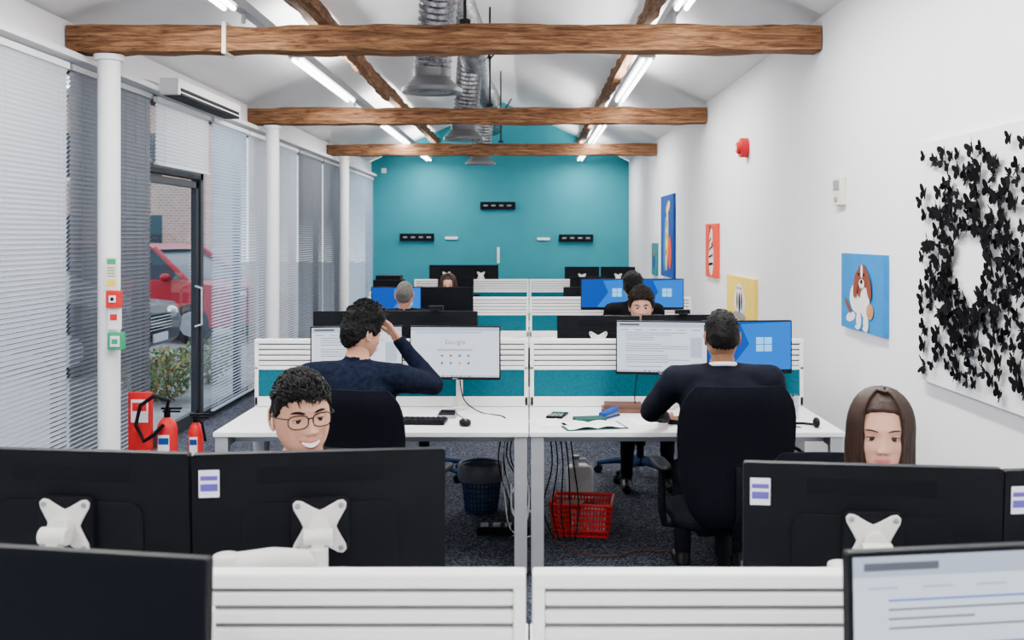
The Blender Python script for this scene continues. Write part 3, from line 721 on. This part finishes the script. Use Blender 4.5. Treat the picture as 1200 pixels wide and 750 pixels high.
    if style == 'long':
        for lay, (K, ex_) in enumerate(((110, .009), (90, .014))):
            for k in range(K):
                a = R(26+308*(k+rn.uniform(-.3, .3))/(K-1)); ca, sa = math.cos(a), math.sin(a)
                fr = max(0, ca)
                pts = [(.012+.004*sa, -.05*ca+.0, .118+.008)]
                for q in range(1, 9):
                    ph = R(90*q/8); bow = 1+.30*fr*math.sin(ph*2)
                    pts.append(((.077+ex_)*math.sin(ph)**.8*sa*bow, -(.086+ex_)*math.sin(ph)*ca*(1-.12*fr*(q/8)), (.118+ex_*.8)*math.cos(ph)))
                # front locks are swept aside so that the face stays free
                k_out = max(0, .60-abs(sa))*.9 if ca > 0 else 0
                sgn = 1 if sa > 0 else -1
                pts = [pts[0]]+[(P[0]+sgn*k_out*.11*(i_/7), P[1]+k_out*.05*(i_/7), P[2]) for i_, P in enumerate(pts[1:])]
                endz = -.22-rn.uniform(0, .04); ex2 = rn.uniform(-.003, .003); last = pts[-1]
                for q in range(1, 8):
                    t = q/7; pts.append((last[0]*(1-.08*math.sin(t*2.2)*fr+.03*t)+ex2*sa, last[1]*(1-.12*t)+.010*t, endz*t))
                m.tube(pts, [.003]+[.0062]*13+[.005, .001], hair, n=6)
    m.obj('hair', parent=par, angle=80)
    if glasses:
        m = MB(); m.M = HM
        for sx in (-1, 1):
            pts = []
            for k in range(33):
                a = 2*math.pi*k/32; ex = abs(math.cos(a))**.7*math.copysign(1, math.cos(a)); ez = abs(math.sin(a))**.7*math.copysign(1, math.sin(a))
                pts.append((sx*.033+.0265*ex, -.1015+.012*max(0, sx*ex)**2, .000+.0185*ez))
            m.tube(pts, .0017, BLK, n=8, caps=False)
            m.tube([(sx*.059, -.090, .010), (sx*.072, -.080, .011), (sx*.081, -.03, .006), (sx*.083, .012, .004), (sx*.082, .026, -.012)], .0017, BLK, n=8)
        m.tube([(-.007, -.1015, .006), (0, -.105, .009), (.007, -.1015, .006)], .0017, BLK, n=8)
        m.obj('glasses', parent=par, angle=80)

def flesh(name, par, segs, rings, voxel, mats, smooth=6, disp=0., M=Matrix.Identity(4)):
    m = MB()
    for p0, p1, r0, r1, lb in segs:
        p0 = Vector(p0); p1 = Vector(p1); pts = []; rad = []
        d = (p1-p0).normalized()
        for j in range(4):
            a = R(90*(1-j/4)); pts.append(p0-d*r0*math.sin(a)*.999); rad.append(max(.0006, r0*math.cos(a)))
        for j in range(5): pts.append(p0.lerp(p1, j/4)); rad.append(r0+(r1-r0)*j/4)
        for j in range(1, 5):
            a = R(90*j/4); pts.append(p1+d*r1*math.sin(a)*.999); rad.append(max(.0006, r1*math.cos(a)))
        m.tube(pts, rad, mats[0], n=16)
    if rings:
        vs = []; N = 28
        for (a, b, c, rx, ry) in rings:
            for j in range(N):
                t = 2*math.pi*j/N; ct, st = math.cos(t), math.sin(t)
                vs.append((a+rx*math.copysign(abs(ct)**.85, ct), b+ry*math.copysign(abs(st)**.85, st), c))
        fs = [tuple(range(N))[::-1], tuple(range((len(rings)-1)*N, len(rings)*N))]
        for i in range(len(rings)-1):
            for j in range(N): fs.append((i*N+j, i*N+(j+1) % N, (i+1)*N+(j+1) % N, (i+1)*N+j))
        m.add(vs, fs, mats[0])
    me = bpy.data.meshes.new('tmp'); me.from_pydata(m.v, [], m.f)
    o = bpy.data.objects.new('tmp', me); S.collection.objects.link(o)
    r = o.modifiers.new('r', 'REMESH'); r.mode = 'VOXEL'; r.voxel_size = voxel
    s = o.modifiers.new('s', 'SMOOTH'); s.iterations = smooth; s.factor = .5
    dg = bpy.context.evaluated_depsgraph_get(); dg.update()
    m2 = bpy.data.meshes.new_from_object(o.evaluated_get(dg)); bpy.data.objects.remove(o); bpy.data.meshes.remove(me)
    nv_ = len(m2.vertices); co = np.empty(nv_*3); m2.vertices.foreach_get('co', co); co = co.reshape(-1, 3)
    if disp:
        nm = np.empty(nv_*3); m2.vertices.foreach_get('normal', nm); nm = nm.reshape(-1, 3)
        dv = np.array([noise.noise(Vector((a*9, b*9, c*16)))+.5*noise.noise(Vector((a*22, b*22, c*34))) for a, b, c in co])
        co = co+nm*dv[:, None]*disp
    fc = np.array([np.array(p.center) for p in m2.polygons])
    best = np.full(len(fc), 1e9); bi = np.zeros(len(fc), dtype=int)
    for p0, p1, r0, r1, lb in segs:
        a = np.array(p0); b = np.array(p1); d = b-a; L = d@d+1e-12
        t = np.clip(((fc-a)@d)/L, 0, 1); dist = np.linalg.norm(fc-(a+t[:, None]*d), axis=1)-(r0+(r1-r0)*t)
        k = dist < best; best[k] = dist[k]; bi[k] = lb
    if rings:
        rz = np.array([q[2] for q in rings]); ins = (fc[:, 2] > rz.min()) & (fc[:, 2] < rz[-1])
        cx = np.interp(fc[:, 2], rz, [q[0] for q in rings]); cy = np.interp(fc[:, 2], rz, [q[1] for q in rings])
        ax = np.interp(fc[:, 2], rz, [q[3] for q in rings]); ay = np.interp(fc[:, 2], rz, [q[4] for q in rings])
        q = np.sqrt(((fc[:, 0]-cx)/ax)**2+((fc[:, 1]-cy)/ay)**2); dist = (q-1)*np.minimum(ax, ay)
        k = ins & (dist < best) & (fc[:, 2] > .56); bi[k] = 0
    A = np.array(M)
    co = co@A[:3, :3].T+A[:3, 3]
    c = (co.min(0)+co.max(0))/2
    m2.vertices.foreach_set('co', (co-c).ravel()); m2.materials.clear()
    for q in mats: m2.materials.append(q)
    m2.polygons.foreach_set('material_index', bi.astype(np.int32)); m2.shade_smooth(); m2.update()
    m2.name = name; ob = bpy.data.objects.new(name, m2); S.collection.objects.link(ob); ob.location = c; link(ob, par)
    return ob
def hand(par, w, d, nrm, t, skn, curl=1., M=Matrix.Identity(4)):
    w = Vector(w); d = Vector(d).normalized(); nrm = Vector(nrm); nrm = (nrm-d*nrm.dot(d)).normalized(); tt = d.cross(nrm).normalized()
    if tt.dot(Vector(t)) < 0: tt = -tt
    segs = [(w-d*.03, w+d*.01, .026, .024, 0)]
    for i, (o, ln) in enumerate(((.030, .070), (.010, .078), (-.010, .073), (-.029, .058))):
        k0 = w+d*(.088-abs(o-.005)*.25)+tt*o
        segs.append((w+tt*o*.6+d*.005, k0, .0135, .0115, 0))
        p = k0; ang = 0
        sp = o*1.6
        for j, (f, c) in enumerate(((.46, 16), (.30, 26), (.24, 22))):
            ang += c*curl
            dd = (d*math.cos(R(ang))+nrm*math.sin(R(ang))+tt*sp).normalized()
            q = p+dd*ln*f; segs.append((p, q, .0092-.0008*j, .0086-.001*j, 0)); p = q
    b = w+d*.02+tt*.024+nrm*.004; q1 = b+(d*.62+tt*.68+nrm*.25).normalized()*.038; q2 = q1+(d*.85+tt*.42+nrm*.3).normalized()*.03; q3 = q2+(d*.95+tt*.15+nrm*.3).normalized()*.024
    segs += [(w+d*.02, b, .013, .013, 0), (b, q1, .0135, .011, 0), (q1, q2, .0105, .0095, 0), (q2, q3, .0095, .0078, 0)]
    flesh('hand', par, segs, None, .0032, [skn], smooth=4, M=M)
def person(name, x, y, yaw, hc, hyaw, pitch, skn, cloth, hair, arms=None, fem=False, sc=1., lean=6, roll=0, scarf=None, up=1.03, bulk=1., **hk):
    """hc: head centre in world; body local faces -Y"""
    M = T((x, y, 0)) @ RZ(yaw); MI = M.inverted(); par = empty(name, (x, y, 0))
    h = MI @ Vector(hc); hz = h.z; k = hz/1.235*up
    tl = math.tan(R(lean)); yo = lambda z: -(z-.5)*tl
    sw = (.175 if fem else .20)*bulk
    rings = [(0, 0, .42, .14, .11), (0, 0, .50, .175, .135), (0, yo(.6), .60, .165, .125), (0, yo(.72), .72*k, .145 if fem else .165*bulk, .115), (0, yo(.85), .85*k, .155 if fem else .185*bulk, .125), (0, yo(.95), .95*k, .16 if fem else .195*bulk, .12), (0, yo(1.02), 1.02*k, .13 if fem else .165*bulk, .098), (0, yo(1.06), 1.055*k, .095, .075), (0, yo(1.08), 1.075*k, .055, .05)]
    hb = Vector((h.x, h.y+.022, h.z-.05)); nb = Vector((0, yo(1.03), 1.03*k))
    segs = [(nb, hb, .058 if not fem else .048, .052 if not fem else .044, 1)]
    segs.append((nb+Vector((0, .012, -.02)), nb+(hb-nb)*.25, .070, .063, 0))
    W = {}
    for sg, nm in ((-1, 'R'), (1, 'L')):
        sh = Vector((sg*sw, yo(1.0)+.01, 1.0*k)); a = (arms or {}).get(nm)
        if a: el = MI @ Vector(a[0]); wr = MI @ Vector(a[1]); hd = (M.to_3x3().inverted() @ Vector(a[2])); hn = M.to_3x3().inverted() @ Vector(a[3])
        else:
            el = Vector((sg*(sw+.07), -.14, .80)); wr = Vector((sg*.16, -.40, .775)); hd = Vector((-sg*.15, -1, -.03)); hn = Vector((0, 0, -1))
        segs += [((0, yo(1.0)+.005, 1.0*k), sh, .085, .072, 0), (sh, el, (.068 if not fem else .055)*bulk, (.050 if not fem else .042)*bulk, 0), (el, wr, (.049 if not fem else .04)*bulk, .033 if not fem else .027, 0)]
        segs += [(wr, wr+hd.normalized()*.02, .024, .022, 1)]
        W[nm] = (wr+hd.normalized()*.025, hd, hn, sg)
        kn = Vector((sg*.13, -.44, .515)); an = Vector((sg*.14, -.40, .10)); toe = Vector((sg*.15, -.54, .042))
        segs += [((sg*.085, -.02, .50), kn, .088, .064, 2), (kn, an, .062, .042, 2), (an, Vector((sg*.14, -.38, .045)), .040, .042, 3), (Vector((sg*.14, -.39, .042)), toe, .040, .034, 3)]
    flesh('body', par, segs, rings, .011, [cloth, skn, TROUS, SHOE], smooth=7, disp=.005, M=M)
    for nm, (wr, hd, hn, sg) in W.items():
        hand(par, wr, hd, hn, Vector((-sg, 0, 0)) if not (arms or {}).get(nm) else (M.to_3x3().inverted() @ Vector(arms[nm][4])), skn, M=M, curl=.9)
    HM = T(hc) @ RZ(hyaw) @ RX(pitch) @ RY(roll) @ Matrix.Scale(sc, 4)
    head(par, HM, skn, hair, female=fem, **hk)
    if scarf:
        m = MB(); m.M = M; pts = []
        c0 = nb+(hb-nb)*.33
        for q in range(25):
            a = 2*math.pi*q/24; pts.append((c0.x+.064*math.cos(a), c0.y+.064*math.sin(a), c0.z+.012*math.sin(a)))
        m.tube(pts, .007, scarf, n=8, flat=1.5, caps=False); m.obj('collar', parent=par, angle=80)
    return par

person('man_with_glasses', -.67, 3.12, 12, (-.660, 3.0, 1.207), 27, 3, SK1, BLKCL, HAIRB, smile=True, glasses=True, nlock=900, top=.012, side=.006, amp=.004, style='short', roll=-4, sc=1.03, hl=[.056, .054, .046, .028, .0, .012, -.025, -.06, -.075], scarf=SHIRTW)
person('long_haired_woman', 1.01, 3.14, -6, (1.018, 3.0, 1.152), -14, 2, SK2, BLKCL, HAIRBR, fem=True, style='long', top=.008, side=.008, amp=.0015, hl=[.074, .070, .058, .036, -.02, -.06, -.10, -.11, -.11], lipm=LIPW, sc=1.0, scarf=SHIRTW)
person('man_touching_forehead', -.82, 4.80, 176, (-.79, 4.87, 1.268), 138, 14, SK1, NAVY, HAIRB, nlock=300, top=.022, side=.012, amp=.005, style='quiff', lean=4, up=1.035, bulk=1.04,
       arms={'R': ((-.46, 5.02, 1.00), (-.625, 4.99, 1.215), (-.50, -.25, .80), (-.8, -.35, -.5), (.2, .8, .2))})
person('man_in_suit', .93, 4.93, 180, (.925, 4.97, 1.238), 178, 6, SK3, SUIT, HAIRB, nlock=150, top=.015, side=.008, amp=.003, lean=5, scarf=SHIRTW, hl=[.07, .064, .05, .02, -.012, .0, -.03, -.055, -.062], up=1.03, bulk=1.12,
       arms={'L': ((.60, 5.10, .86), (.70, 5.36, .785), (.2, 1, -.02), (0, 0, -1), (.9, 0, 0))})
person('grey_haired_man', -1.10, 9.12, 180, (-1.10, 9.16, 1.205), 178, 4, SK4, BLKCL, HAIRG, hi=False, top=.004, side=.004, amp=.001, grey=True)
person('seated_woman', -.88, 11.38, 0, (-.88, 11.28, 1.19), 0, 8, SK2, BLKCL, HAIRBR, fem=True, hi=False, style='long', top=.008, side=.008, amp=.0015, hl=[.074, .070, .058, .036, -.02, -.06, -.10, -.11, -.11], lipm=LIPW)
person('curly_haired_man', .80, 7.42, 0, (.79, 7.30, 1.228), -4, 6, SK4, BLKCL, HAIRDB, nlock=600, top=.026, side=.010, amp=.006, style='curly', hl=[.060, .056, .046, .020, -.012, .006, -.03, -.066, -.082])
person('dark_haired_man', .93, 9.13, 180, (.92, 9.18, 1.275), 172, 4, SK3, BLKCL, HAIRB, hi=False, nlock=200, top=.028, side=.012, amp=.006)

chair(-.67, 3.22, 12, top=.98); chair(1.01, 3.24, -6, top=.98)
chair(-.70, 4.80, 166, bw=.44, top=1.05, bh=.55); chair(.915, 4.88, 184, bw=.54, top=1.055, bh=.64)
chair(-1.1, 9.1, 180, top=1.0); chair(.93, 9.1, 180, top=1.0); chair(-.88, 11.4, 0, top=1.0); chair(.80, 7.45, 0, top=1.0)
for x, y, a in ((-.75, 7.4, 20), (.7, 11.5, 0), (-.8, 13.1, 180), (.8, 13.2, 170)): chair(x, y, a, top=1.0)

# ------------------------------------------------------------------ desk accessories
def keyboard(x, y, yaw, z=.73):
    m = MB(); m.M = T((x, y, z)) @ RZ(yaw); m.box((0, 0, .010), (.44, .14, .016), BLK)
    for r_ in range(5):
        for c in range(15): m.box((-.20+c*.0286, -.052+r_*.026, .021), (.024, .021, .006), BLK2)
    m.obj('keyboard', bevel=.001)
def mouse(x, y, yaw):
    m = MB(); m.M = T((x, y, .73)) @ RZ(yaw); m.ell((0, 0, .016), (.032, .055, .017), BLK, e2=.7); m.cyl((-.004, -.025, .031), (.004, -.025, .031), .009, GREYP, n=12); m.obj('computer_mouse')
keyboard(-.66, 5.50, -4); mouse(-.335, 5.42, 10); keyboard(.95, 5.52, 3); mouse(1.25, 5.45, 0)
keyboard(-.66, 2.45, 182); keyboard(1.0, 2.45, 180); keyboard(-.8, 6.6, 180); keyboard(.8, 6.65, 180); keyboard(-1.1, 9.6, 0); keyboard(.9, 9.6, 0)
m = MB(); m.bx(-.50, -.40, 5.62, 5.78, .730, .748, GREYP); m.bx(-.495, -.405, 5.625, 5.72, .748, .752, BLK)
m.bx(-.49, -.41, 5.73, 5.77, .748, .755, BLK2); m.obj('desk_calculator', bevel=.002)
m = MB(); m.M = T((.53, 5.86, .73)) @ RZ(-4); m.box((0, 0, .012), (.24, .15, .022), BROWNB); m.box((.005, 0, .012), (.236, .144, .016), PAPER); m.box((.0, .01, .034), (.21, .14, .020), BROWNB); m.box((0.002, .008, .034), (.207, .13, .014), PAPER); m.obj('book_stack', bevel=.002)
m = MB(); m.M = T((.33, 5.40, .73)) @ RZ(12)
for s_ in (-1, 1):
    vs = []
    for i in range(7):
        t = i/6
        for yy in (-.10, .10): vs.append((s_*.15*t, yy, .006+.018*math.sin(min(1, t*1.3)*math.pi)*.6))
    m.add(vs, [(2*i, 2*i+1, 2*i+3, 2*i+2) for i in range(6)], PAPER)
m.box((0, 0, .002), (.33, .22, .003), GREENB); m.box((.02, .13, .014), (.16, .10, .018), GREENB); m.obj('open_notebook')
m = MB(); m.M = T((.155, 5.70, .73)) @ RZ(-15); m.box((0, 0, .006), (.09, .16, .012), BLK); m.box((0, .03, .014), (.07, .05, .004), GREENB)
for i in range(4):
    for j in range(4): m.box((-.03+i*.02, -.06+j*.018, .014), (.013, .012, .004), GREYP)
m.obj('calculator', bevel=.002)
m = MB(); m.M = T((.10, 5.46, .73)) @ RZ(20); m.box((0, 0, .002), (.15, .21, .003), PAPER); m.box((.02, .01, .005), (.15, .21, .002), PAPER); m.obj('paper_sheets')
m = MB(); m.M = T((.44, 5.66, .73)) @ RZ(-35); m.box((0, 0, .006), (.045, .16, .012), BLUECH); m.box((0, .0, .016), (.035, .15, .006), SILV); m.box((0, -.005, .034), (.04, .15, .020), DBLUE, RX(6)); m.obj('stapler', bevel=.004)
m = MB(); m.lathe((1.43, 5.62, .731), [(0, .004), (.030, .004), (.031, 0), (.036, .13), (.034, .13), (.029, .008)], TUMB, n=28); m.obj('drinking_glass')
m = MB(); c = Vector((1.40, 5.36, .73))
pts = [(c.x+.085*math.cos(R(a)), c.y+.06*math.sin(R(a)), c.z+.012) for a in range(0, 181, 15)]; m.tube(pts, .007, BLK, n=8)
for sx in (-1, 1): m.ell((c.x+sx*.085, c.y-.01, c.z+.028), (.018, .032, .028), BLK)
m.tube([(c.x-.085, c.y-.02, c.z+.03), (c.x-.05, c.y-.07, c.z+.02), (c.x-.01, c.y-.08, c.z+.015)], .003, BLK, n=6); m.obj('headset')
m = MB(); m.M = T((.62, 5.52, .73)); m.box((0, 0, .002), (.15, .21, .003), PAPER, RZ(8)); m.obj('paper_sheets')
for x, y in ((-.25, 9.7), (.22, 9.7), (-.3, 6.5), (.18, 6.6)):
    m = MB(); m.M = T((x, y, .73)) @ RZ(x*60); m.box((0, 0, .006), (.22, .3, .012), PAPER); m.box((.01, 0, .018), (.21, .29, .010), GREENB); m.box((.0, .01, .03), (.2, .26, .012), PAPER); m.obj('paper_stack', bevel=.001)
m = MB(); m.bx(-2.2, -1.7, 14.2, 14.7, 0, .95, DWHITE); m.bx(-2.19, -1.96, 14.18, 14.2, .05, .9, SILV); m.bx(-1.94, -1.71, 14.18, 14.2, .05, .9, SILV); m.obj('storage_cabinet', bevel=.005)
m = MB(); m.bx(-2.15, -1.75, 14.25, 14.65, .951, 1.12, BLK2); m.bx(-2.12, -1.78, 14.3, 14.62, 1.12, 1.18, BLK); m.bx(-2.08, -1.82, 14.15, 14.26, .99, 1.0, GREYP); m.obj('printer', bevel=.01)
m = MB(); bx_, by_ = -.30, 6.5
for k in range(28):
    a = 2*math.pi*k/28; c, s_ = math.cos(a), math.sin(a); m.tube([(bx_+.100*c, by_+.100*s_, .01), (bx_+.13*c, by_+.13*s_, .29)], .0055, BLUECH, n=5)
for z in (.012, .04, .07, .10, .13, .16, .19, .22, .25):
    r_ = .10+.03*z/.29; m.tube([(bx_+r_*math.cos(2*math.pi*k/28), by_+r_*math.sin(2*math.pi*k/28), z) for k in range(29)], .0055, BLUECH, n=6, caps=False)
m.tube([(bx_+.133*math.cos(2*math.pi*k/28), by_+.133*math.sin(2*math.pi*k/28), .292) for k in range(29)], .009, BLUECH, n=8, caps=False)
m.lathe((bx_, by_, .004), [(0, 0), (.098, 0), (.1, .005)], BLUECH)
LINER = mat('bin_liner', (.10, .105, .12), .4, var=.3, bump=.6, bscale=30)
m.lathe((bx_, by_, .012), [(.0, .01), (.09, .01), (.119, .27), (.139, .292), (.150, .27), (.147, .20), (.143, .185)], LINER); m.obj('waste_bin')
m = MB(); m.M = T((.31, 6.02, 0)) @ RZ(-8)
def ringrect(w, d, z): return [(-w/2, -d/2, z), (w/2, -d/2, z), (w/2, d/2, z), (-w/2, d/2, z), (-w/2, -d/2, z)]
for z in (.01, .04, .07, .10, .13, .16): q = .30+z*.25; m.tube(ringrect(q, q*.75, z), .006, REDP, n=6)
q = .30+.19*.25; m.tube(ringrect(q, q*.75, .19), .011, REDP, n=8)
for i in range(19):
    t = -.5+i/18
    for s_ in (-1, 1):
        m.tube([(t*.30, s_*.1125, .005), (t*.347, s_*.130, .19)], .0045, REDP, n=5)
        if i < 13: t2 = -.5+i/12; m.tube([(s_*.15, t2*.225, .005), (s_*.1735, t2*.26, .19)], .0045, REDP, n=5)
    m.tube([(t*.30, -.1125, .006), (t*.30, .1125, .006)], .005, REDP, n=5)
m.box((0.03, 0, .08), (.2, .15, .12), LABEL, RZ(10)); m.box((-.05, .02, .10), (.1, .12, .14), BRN, RZ(-14))
m.obj('shopping_basket')
m = MB(); m.M = T((.33, 6.72, 0)) @ RZ(10)
m.ell((0, 0, .12), (.085, .06, .12), ARMW, e=.5, e2=.35, nu=28, nv=16); m.cyl((-.03, 0, .23), (-.03, 0, .28), .022, ARMW); m.cyl((-.03, 0, .275), (-.03, 0, .30), .026, GREYP)
m.tube([(-.02, 0, .265), (.03, 0, .27), (.065, 0, .24), (.07, 0, .19)], .012, ARMW, n=10); m.obj('plastic_jug')
for x, y in ((-1.35, 5.75), (1.38, 5.72)):
    m = MB(); m.bx(x-.09, x+.09, y-.2, y+.2, .0, .38, BLK2); m.bx(x-.08, x+.08, y-.206, y-.2, .03, .36, BLK); m.bx(x-.05, x+.05, y-.21, y-.205, .28, .30, GREYP); m.obj('desktop_computer', bevel=.006)
m = MB(); m.M = T((1.36, 5.40, 0)); m.ell((0, 0, .27), (.15, .07, .27), BLKCL, e=.6, e2=.55, nu=28, nv=14)
for s_ in (-1, 1): m.tube([(-.07, s_*.03, .50), (-.06, s_*.03, .60), (0, s_*.03, .63), (.06, s_*.03, .60), (.07, s_*.03, .50)], .008, BLK, n=8)
m.obj('handbag')
def cable(pts, r=.0035, mt=BLK2):
    cu = []
    P = [Vector(p) for p in pts]; P = [P[0]]+P+[P[-1]]
    for i in range(1, len(P)-2):
        for j in range(6):
            t = j/6; a, b, c, d = P[i-1], P[i], P[i+1], P[i+2]
            cu.append(.5*((2*b)+(c-a)*t+(2*a-5*b+4*c-d)*t*t+(3*b-a-3*c+d)*t**3))
    cu.append(P[-2]); m = MB(); m.tube(cu, r, mt, n=6); m.obj('cable', angle=80)
rr = random.Random(5)
for i in range(7):
    x = -.16+.02*i+rr.uniform(-.02, .02)
    cable([(x, 5.8, .70), (x+rr.uniform(-.05, .05), 5.75, .5), (x+rr.uniform(-.07, .07), 5.8, .28), (x+rr.uniform(-.05, .1), 5.78, .09), (x+rr.uniform(-.1, .1), 5.9, .006)], .004, BLK2 if i % 3 else DWHITE)
cable([(-.10, 5.7, .3), (-.03, 5.66, .42), (.0, 5.66, .30), (-.02, 5.66, .16), (-.09, 5.7, .2), (-.1, 5.72, .35)], .005, DWHITE)
cable([(-.40, 5.93, .95), (-.37, 5.86, .80), (-.27, 5.80, .735), (-.16, 5.70, .735), (-.13, 5.62, .735)])
cable([(-.335, 5.47, .735), (-.36, 5.62, .735), (-.42, 5.80, .735)], .0025)
cable([(.62, 5.92, .95), (.60, 5.88, .80), (.62, 5.80, .735), (.70, 5.72, .735)])
cable([(.12, 5.9, .007), (.25, 5.62, .007), (.45, 5.55, .007), (.62, 5.66, .007), (.85, 5.6, .007)], .0035, mat('brown_cable', (.12, .03, .02), .5))
for i in range(5):
    x = .10+.03*i; cable([(x, 5.85, .70), (x+.03, 5.8, .45), (x-.02+i*.02, 5.82, .2), (x+.04, 5.85, .006)], .004)
m = MB(); m.bx(-.30, .0, 5.95, 6.03, .0, .045, BLK2)
for i in range(4): m.bx(-.28+i*.07, -.235+i*.07, 5.965, 6.015, .045, .06, GREYP)
m.obj('power_strip', bevel=.004)

# ------------------------------------------------------------------ outside
m = MB(); m.bx(-60, XL-.15, -20, 70, -.12, -.02, PAVE); m.obj('ground', smooth=False)
m = MB(); m.bx(-34, -10.3, 33, 36, 0, 6.2, BRICK)
for i in range(9):
    for z in (1.0, 3.6): m.bx(-33+i*2.5, -31.7+i*2.5, 32.95, 33.05, z, z+1.4, CARGL); m.bx(-33.1+i*2.5, -31.6+i*2.5, 32.9, 33.02, z-.12, z, DWHITE)
m.bx(-34.2, -10.1, 32.7, 36.2, 6.2, 6.4, GREYP); m.obj('brick_building', smooth=False)
def car(x, y, yaw, paint, tall=1.):
    m = MB(); m.M = T((x, y, -.02)) @ RZ(yaw)
    low = [(-2.1, .35), (-2.15, .6), (-2.05, .85*tall), (-1.2, .95*tall), (1.6, .98*tall), (2.1, .9*tall), (2.15, .5), (2.05, .3), (-2.0, .28)]
    m.prism(low, 'y', -.88, .88, paint)
    g = [(-1.25, .95*tall), (-.55, 1.42*tall), (1.1, 1.46*tall), (1.8, .97*tall)]
    vs = [(a, -.84, b) for a, b in g]+[(a, .84, b) for a, b in g]
    for k in (1, 2): vs[k] = (vs[k][0], -.68, vs[k][2]); vs[k+4] = (vs[k+4][0], .68, vs[k+4][2])
    m.add(vs, [(0, 1, 2, 3), (7, 6, 5, 4), (0, 4, 5, 1), (1, 5, 6, 2), (2, 6, 7, 3)], CARGL)
    m.prism([(-.6, 1.41*tall), (-.4, 1.48*tall), (.9, 1.51*tall), (1.2, 1.45*tall)], 'y', -.70, .70, paint)
    for px in (-.45, .35, 1.15):
        for s_ in (-1, 1): m.tube([(px, s_*.85, .95*tall), (px+.05, s_*.69, 1.44*tall)], .04, paint, n=6)
    for s_ in (-1, 1): m.tube([(-1.25, s_*.83, .95*tall), (-.55, s_*.68, 1.43*tall)], .045, paint, n=6)
    for wx in (-1.35, 1.3):
        for s_ in (-1, 1): m.cyl((wx, s_*.70, .33), (wx, s_*.90, .33), .33, BLK2, n=28); m.cyl((wx, s_*.89, .33), (wx, s_*.915, .33), .2, SILV, n=10)
    for s_ in (-1, 1):
        m.ell((-2.08, s_*.62, .72*tall), (.08, .18, .09), CHROME); m.ell((2.1, s_*.66, .78), (.06, .14, .1), REDP); m.ell((-.95, s_*.98, 1.0*tall), (.08, .1, .07), paint)
    m.box((-2.13, 0, .62*tall), (.06, .8, .22), BLK2)
    for i in range(5): m.box((-2.17, 0, .54*tall+i*.04), (.02, .76, .012), CHROME)
    m.box((-2.16, 0, .42), (.03, .5, .11), LABEL); m.obj('car', bevel=.03, angle=40)
car(-6.5, 17.8, 165, CARRED, 1.08); car(-7.0, 13.6, 180, CARDK, .98)
def bush(x, y, w, d, h, mts, n_=700, seed=1):
    rn = random.Random(seed); m = MB()
    for i in range(12): m.tube([(x+rn.uniform(-.1, .1), y+rn.uniform(-.1, .1), -.02), (x+rn.uniform(-w, w)*.5, y+rn.uniform(-d, d)*.5, h*.7)], [.008, .003], BROWNB, n=5)
    for i in range(n_):
        while 1:
            a, b, c = rn.uniform(-1, 1), rn.uniform(-1, 1), rn.uniform(-1, 1)
            if a*a+b*b+c*c < 1: break
        B = T((x+a*w/2, y+b*d/2, h*.5+c*h*.5)) @ RZ(rn.uniform(0, 360)) @ RX(rn.uniform(-70, 70)); s_ = rn.uniform(.025, .05)
        m.add([(0, -s_, 0), (s_*.5, 0, .006), (0, s_, 0), (-s_*.5, 0, .006)], [(0, 1, 2, 3)], mts[i % len(mts)], B)
    m.obj('shrub', smooth=False, recalc=False)
bush(-3.85, 10.9, .8, 1.2, .55, (LEAF, LEAF, LEAF2), 900, 1); bush(-3.8, 12.2, .6, 1.2, .52, (LEAF2, LEAF, LEAF), 600, 2)

# ------------------------------------------------------------------ world, camera
w = bpy.data.worlds.new('World'); S.world = w; w.use_nodes = True
nt = w.node_tree; bg = nt.nodes['Background']; bg.inputs[1].default_value = 2.8
tc = nt.nodes.new('ShaderNodeTexCoord'); sx = nt.nodes.new('ShaderNodeSeparateXYZ'); cr = nt.nodes.new('ShaderNodeValToRGB')
nt.links.new(tc.outputs['Generated'], sx.inputs[0]); nt.links.new(sx.outputs[2], cr.inputs[0]); nt.links.new(cr.outputs[0], bg.inputs[0])
cr.color_ramp.elements[0].color = (.97, .98, 1, 1); cr.color_ramp.elements[1].color = (.66, .80, 1, 1)
cam = bpy.data.cameras.new('camera'); co = bpy.data.objects.new('camera', cam); S.collection.objects.link(co)
co.location = (0, 0, 1.72); co.rotation_euler = (R(90), 0, 0)
cam.sensor_width = 36; cam.lens = 36.4; cam.shift_x = -20/1200; cam.shift_y = -98/1200; cam.clip_start = .05
cam.dof.use_dof = True; cam.dof.focus_distance = 5.0; cam.dof.aperture_fstop = 5.6
S.camera = co
